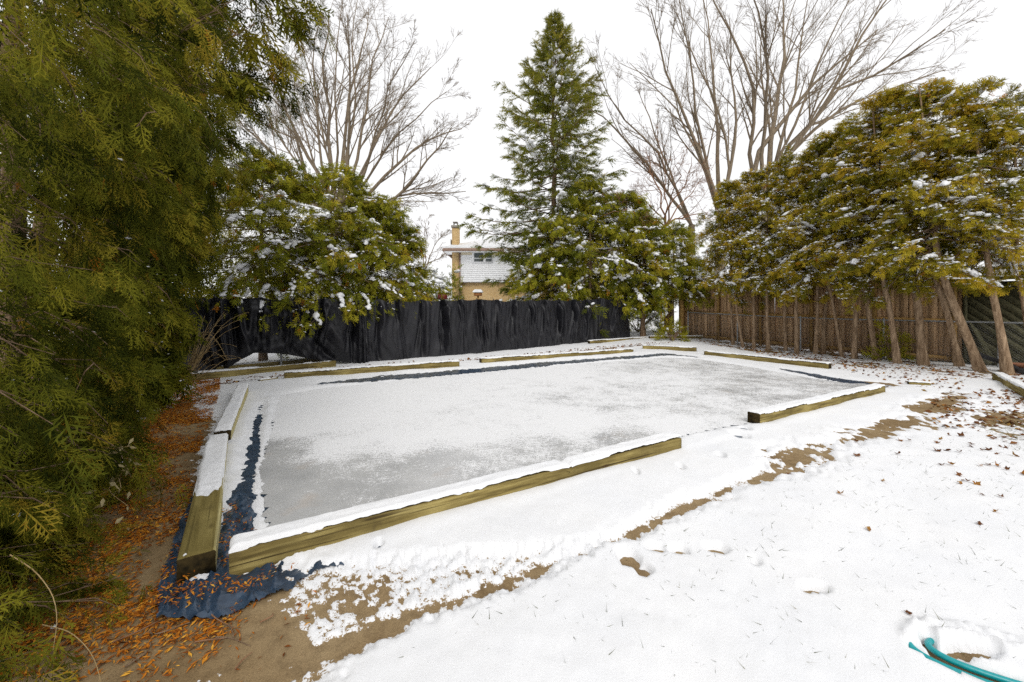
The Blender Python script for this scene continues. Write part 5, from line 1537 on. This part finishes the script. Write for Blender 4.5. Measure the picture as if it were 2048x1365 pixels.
bits('liner_litter', 'orange cedar bits caught in the folds of the liner', np.repeat(k2, 3, 0) + 0.02 * rng.normal(size=(3 * len(k2), 2)), 0.026, LITTER, rng, 0.04, None, 0.13)
k3 = np.concatenate([pick(TREEBED, 1500, rng), pick(FENCEBED, 900, rng), pick(LEAFBED, 700, rng), pick(Gs([(1480, 700), (1960, 745), (1900, 800), (1700, 750)]), 500, rng)])
bits('leaf_litter', 'small brown leaves scattered over thin snow under the trees and fences', k3, 0.065, LEAF, rng, 0.012, None, 0.32)

def leaf_mesh(rng):
    n = 11
    an = np.linspace(-pi * 0.86, pi * 0.86, n)
    rr = np.where(np.arange(n) % 2 == 1, 0.72, 1.0) * rng.uniform(0.7, 1.2, n) * (0.75 + 0.25 * np.cos(an))
    curl = rng.uniform(0.4, 1.6)
    V = [(0, 0, 0)] + [(rr[i] * cos(an[i]) * 0.5, rr[i] * sin(an[i]) * 0.5, curl * (rr[i] * sin(an[i]) * 0.5) ** 2 * 2 + rng.uniform(-0.03, 0.06)) for i in range(n)]
    V += [(-0.25, 0.01, 0.02), (-0.6, 0.06, 0.05), (-0.25, -0.012, 0.02)]
    F = [(0, i + 1, i + 2) for i in range(n - 1)] + [(n + 1, n + 2, n + 3)]
    t = rng.uniform(0.25, 0.95)
    me = mesh_from(np.array(V), F, {'tint': np.clip(np.full(len(V), t) + 0.12 * rng.normal(size=len(V)), 0, 1)})
    me.materials.append(LEAF)
    return me
LM = [leaf_mesh(rng) for _ in range(9)]
LPX = [(1070, 150), (1075, 65), (850, 165), (905, 572), (1400, 310), (1420, 298), (1445, 300), (1490, 312), (1520, 385), (1630, 395), (1605, 480), (1505, 540), (1305, 210), (1355, 210), (1510, 212), (1560, 210), (1605, 215), (1405, 267), (760, 375), (995, 300), (1125, 1055), (1285, 88), (1280, 130), (1330, 130),
       (1405, 140), (1460, 105), (1465, 90), (1350, 40), (1420, 45), (1305, 65), (1570, 128), (1615, 100), (1525, 130), (1605, 150), (1660, 110), (1130, 70), (840, 85), (480, 262), (1660, 238), (1740, 262), (1700, 160), (1690, 60)]
for (cx, cy) in LPX:
    q = G(1400 + 0.37 * cx, 860 + 0.37 * cy)
    o = bpy.data.objects.new('fallen_leaf', LM[rng.integers(0, 9)]); COL.objects.link(o)
    s_ = rng.uniform(0.045, 0.085) * (1.15 if cy < 200 else 0.9)
    o.scale = (s_, s_, s_)
    o.location = (q[0], q[1], float(ground_z(q[0:1], q[1:2])[0]) + 0.008)
    o.rotation_euler = (rng.normal() * 0.35, rng.normal() * 0.35, rng.uniform(0, 6.28))
    tag(o, 'fallen brown leaf lying on the snow of the lawn at right', 'leaf', 'fallen leaves on the snow')

# grass blades poking through the snow
LAWN = Gs([(700, 1365), (1000, 1200), (1250, 1090), (1500, 1000), (1750, 900), (2048, 860), (2250, 1000), (2300, 1400)])
gq = np.concatenate([pick(LAWN, 1300, rng), pick(Gs([(1950, 850), (2048, 835), (2150, 850), (2150, 920), (2030, 905)]), 2600, rng)])
n = len(gq)
az = rng.uniform(0, 2 * pi, n)
ax = nrm(np.stack([np.cos(az), np.sin(az), rng.uniform(0.1, 1.0, n)], 1))
T_ = np.array([[0, -0.03, 0], [0, 0.03, 0], [1, 0, 0]]); 
p = np.stack([gq[:, 0], gq[:, 1], ground_z(gq[:, 0], gq[:, 1]) - 0.004], 1)
b = Bag(); W, Fo = inst(T_, np.array([[0, 1, 2]]), frames(ax, rng.uniform(0, 6, n)), 0.045 * rng.uniform(0.3, 1.3, n), p)
b.add(W, Fo, np.repeat(np.clip(rng.normal(size=n) * 0.25 + np.where(np.arange(n) < 1300, 0.2, 0.55), 0, 1), 3))
tag(b.obj('grass_blades', GRASS), 'short grass blades poking through the snow of the lawn', 'grass', None, 'stuff')

# garden hose
hz3 = 0.02 + 0.005 * np.sin(TH * 2.3)
P = np.stack([HP[:, 0], HP[:, 1], hz3], -1)
o = link('garden_hose', mesh_from(*tubes(P[None], np.full((1, len(P)), 0.0125), 10), smooth=True), HOSE)
tag(o, 'coiled turquoise garden hose half buried in the snow', 'hose')

# twigs, vines and the bare shrub at the left
def stems(name, label, cat, polys, r_, material, K=14, seed=0, kind=None):
    rng = np.random.default_rng(seed)
    S_ = []
    for P in polys:
        P = np.array(P, float)
        sl = np.concatenate([[0], np.cumsum(np.linalg.norm(P[1:] - P[:-1], axis=1))]); tt = np.linspace(0, sl[-1], K)
        Q = np.stack([np.interp(tt, sl, P[:, c]) for c in range(3)], -1)
        for _ in range(2): Q[1:-1] = (Q[:-2] + 2 * Q[1:-1] + Q[2:]) / 4
        S_.append(Q)
    S_ = np.array(S_)
    V, F = tubes(S_, r_ * np.linspace(1, 0.45, K)[None] * np.ones((len(S_), 1)), 5)
    o = link(name, mesh_from(V, F, smooth=True), material)
    return tag(o, label, cat)
stems('vine_stem', 'pale arching dry vine stem at the lower left before the hedge', 'vine', [[at(20, 1110, 1.5), at(70, 1140, 1.5), at(108, 1190, 1.5), at(116, 1240, 1.5), at(106, 1300, 1.5)]], 0.0022, STEM)
stems('vine_stem', 'long pale vine stem curving down to the lower left corner', 'vine', [[at(85, 1250, 1.62), at(140, 1262, 1.6), at(180, 1300, 1.58), at(198, 1340, 1.57), at(204, 1385, 1.55)]], 0.0022, STEM)
stems('vine_stem', 'thin reddish vine stem low by the litter at left', 'vine', [[at(60, 1300, 2.0), at(100, 1330, 1.95), at(130, 1340, 1.9), at(200, 1362, 1.8)]], 0.003, REDBARK)
tw = []
for (u0, v0, u1, v1) in [(345, 1228, 420, 1232), (420, 1232, 470, 1262), (455, 1255, 468, 1285), (390, 1290, 455, 1282), (430, 1280, 500, 1298), (470, 1345, 505, 1310), (300, 1270, 380, 1250), (225, 1290, 330, 1240), (250, 1340, 300, 1290), (520, 1250, 545, 1232)]:
    a0, a1 = G(u0, v0), G(u1, v1); m_ = (a0 + a1) / 2 + rng.normal(size=2) * 0.02
    tw.append([(*a0, 0.012), (*m_, 0.02), (*a1, 0.012)])
for i, t_ in enumerate(tw):
    nm = ['curved brown twig beside the liner corner', 'brown twig ending in a fork on the bare concrete', 'short twig standing crosswise on the concrete', 'reddish twig lying near the lower left concrete', 'long reddish twig right of the first reddish one', 'short pale twig at the bottom of the concrete',
          'twig between the litter and the liner corner', 'long twig slanting through the orange litter', 'twig low in the orange litter', 'tiny twig at the rim of the speckled snow'][i]
    stems('fallen_twig', nm, 'twig', [t_], 0.004, REDBARK if i % 2 else BARK, 8)['group'] = 'twigs on the concrete'
polys = []
for k in range(26):
    b0 = at(372 + rng.uniform(-8, 10), 770, 8.2 + rng.uniform(-0.3, 0.3)); b0[2] = 0.0
    e = at(rng.uniform(390, 500), rng.uniform(620, 735), 8.2 + rng.uniform(-0.6, 0.5))
    m_ = (b0 + e) / 2 + np.array([0, 0, 0.35 * abs(rng.normal())])
    m2 = (m_ + e) / 2 + np.array([0, 0, 0.10])
    polys.append([b0, m_, m2, e])
root = stems('bare_shrub', 'bare straw coloured shrub arching out of the hedge before the tarp', 'shrub', polys, 0.008, STEM, 10)
# pale dried vine leaves in the hedge
n = 90
uu = np.concatenate([rng.uniform(60, 270, 50), rng.uniform(130, 260, 40)]); vv = np.concatenate([rng.uniform(870, 960, 50), rng.uniform(940, 1060, 40)])
p = np.array([at(u, v, 3.05 + rng.normal() * 0.08 - (v - 870) * 0.0022) for u, v in zip(uu, vv)])
T_ = np.array([[0, 0, 0], [0.4, -0.2, 0.06], [1, 0, -0.05], [0.4, 0.2, 0.06]]); F_ = np.array([[0, 1, 2], [0, 2, 3]])
ax = nrm(rng.normal(size=(n, 3)) + np.array([0.5, 0, -0.4]))
b = Bag(); W, Fo = inst(T_, F_, frames(ax, rng.uniform(0, 6, n)), 0.065 * rng.uniform(0.5, 1.3, n), p)
b.add(W, Fo, np.repeat(rng.random(n), 4))
pl = []
for k in range(9):
    i, j = rng.integers(0, n, 2)
    pl.append([p[i], (p[i] + p[j]) / 2 + rng.normal(size=3) * 0.05, p[j]])
root = thing('dried_vine', tuple(p.mean(0)), 'dried vine with pale curled leaves hanging on the hedge', 'vine')
b.V = [v - p.mean(0) for v in b.V]
b.obj('leaves', PALELEAF, root)['kind'] = 'stuff'
o = stems('stem', None, None, [[q - p.mean(0) for q in P_] for P_ in pl], 0.0025, STEM, 8); o.parent = root
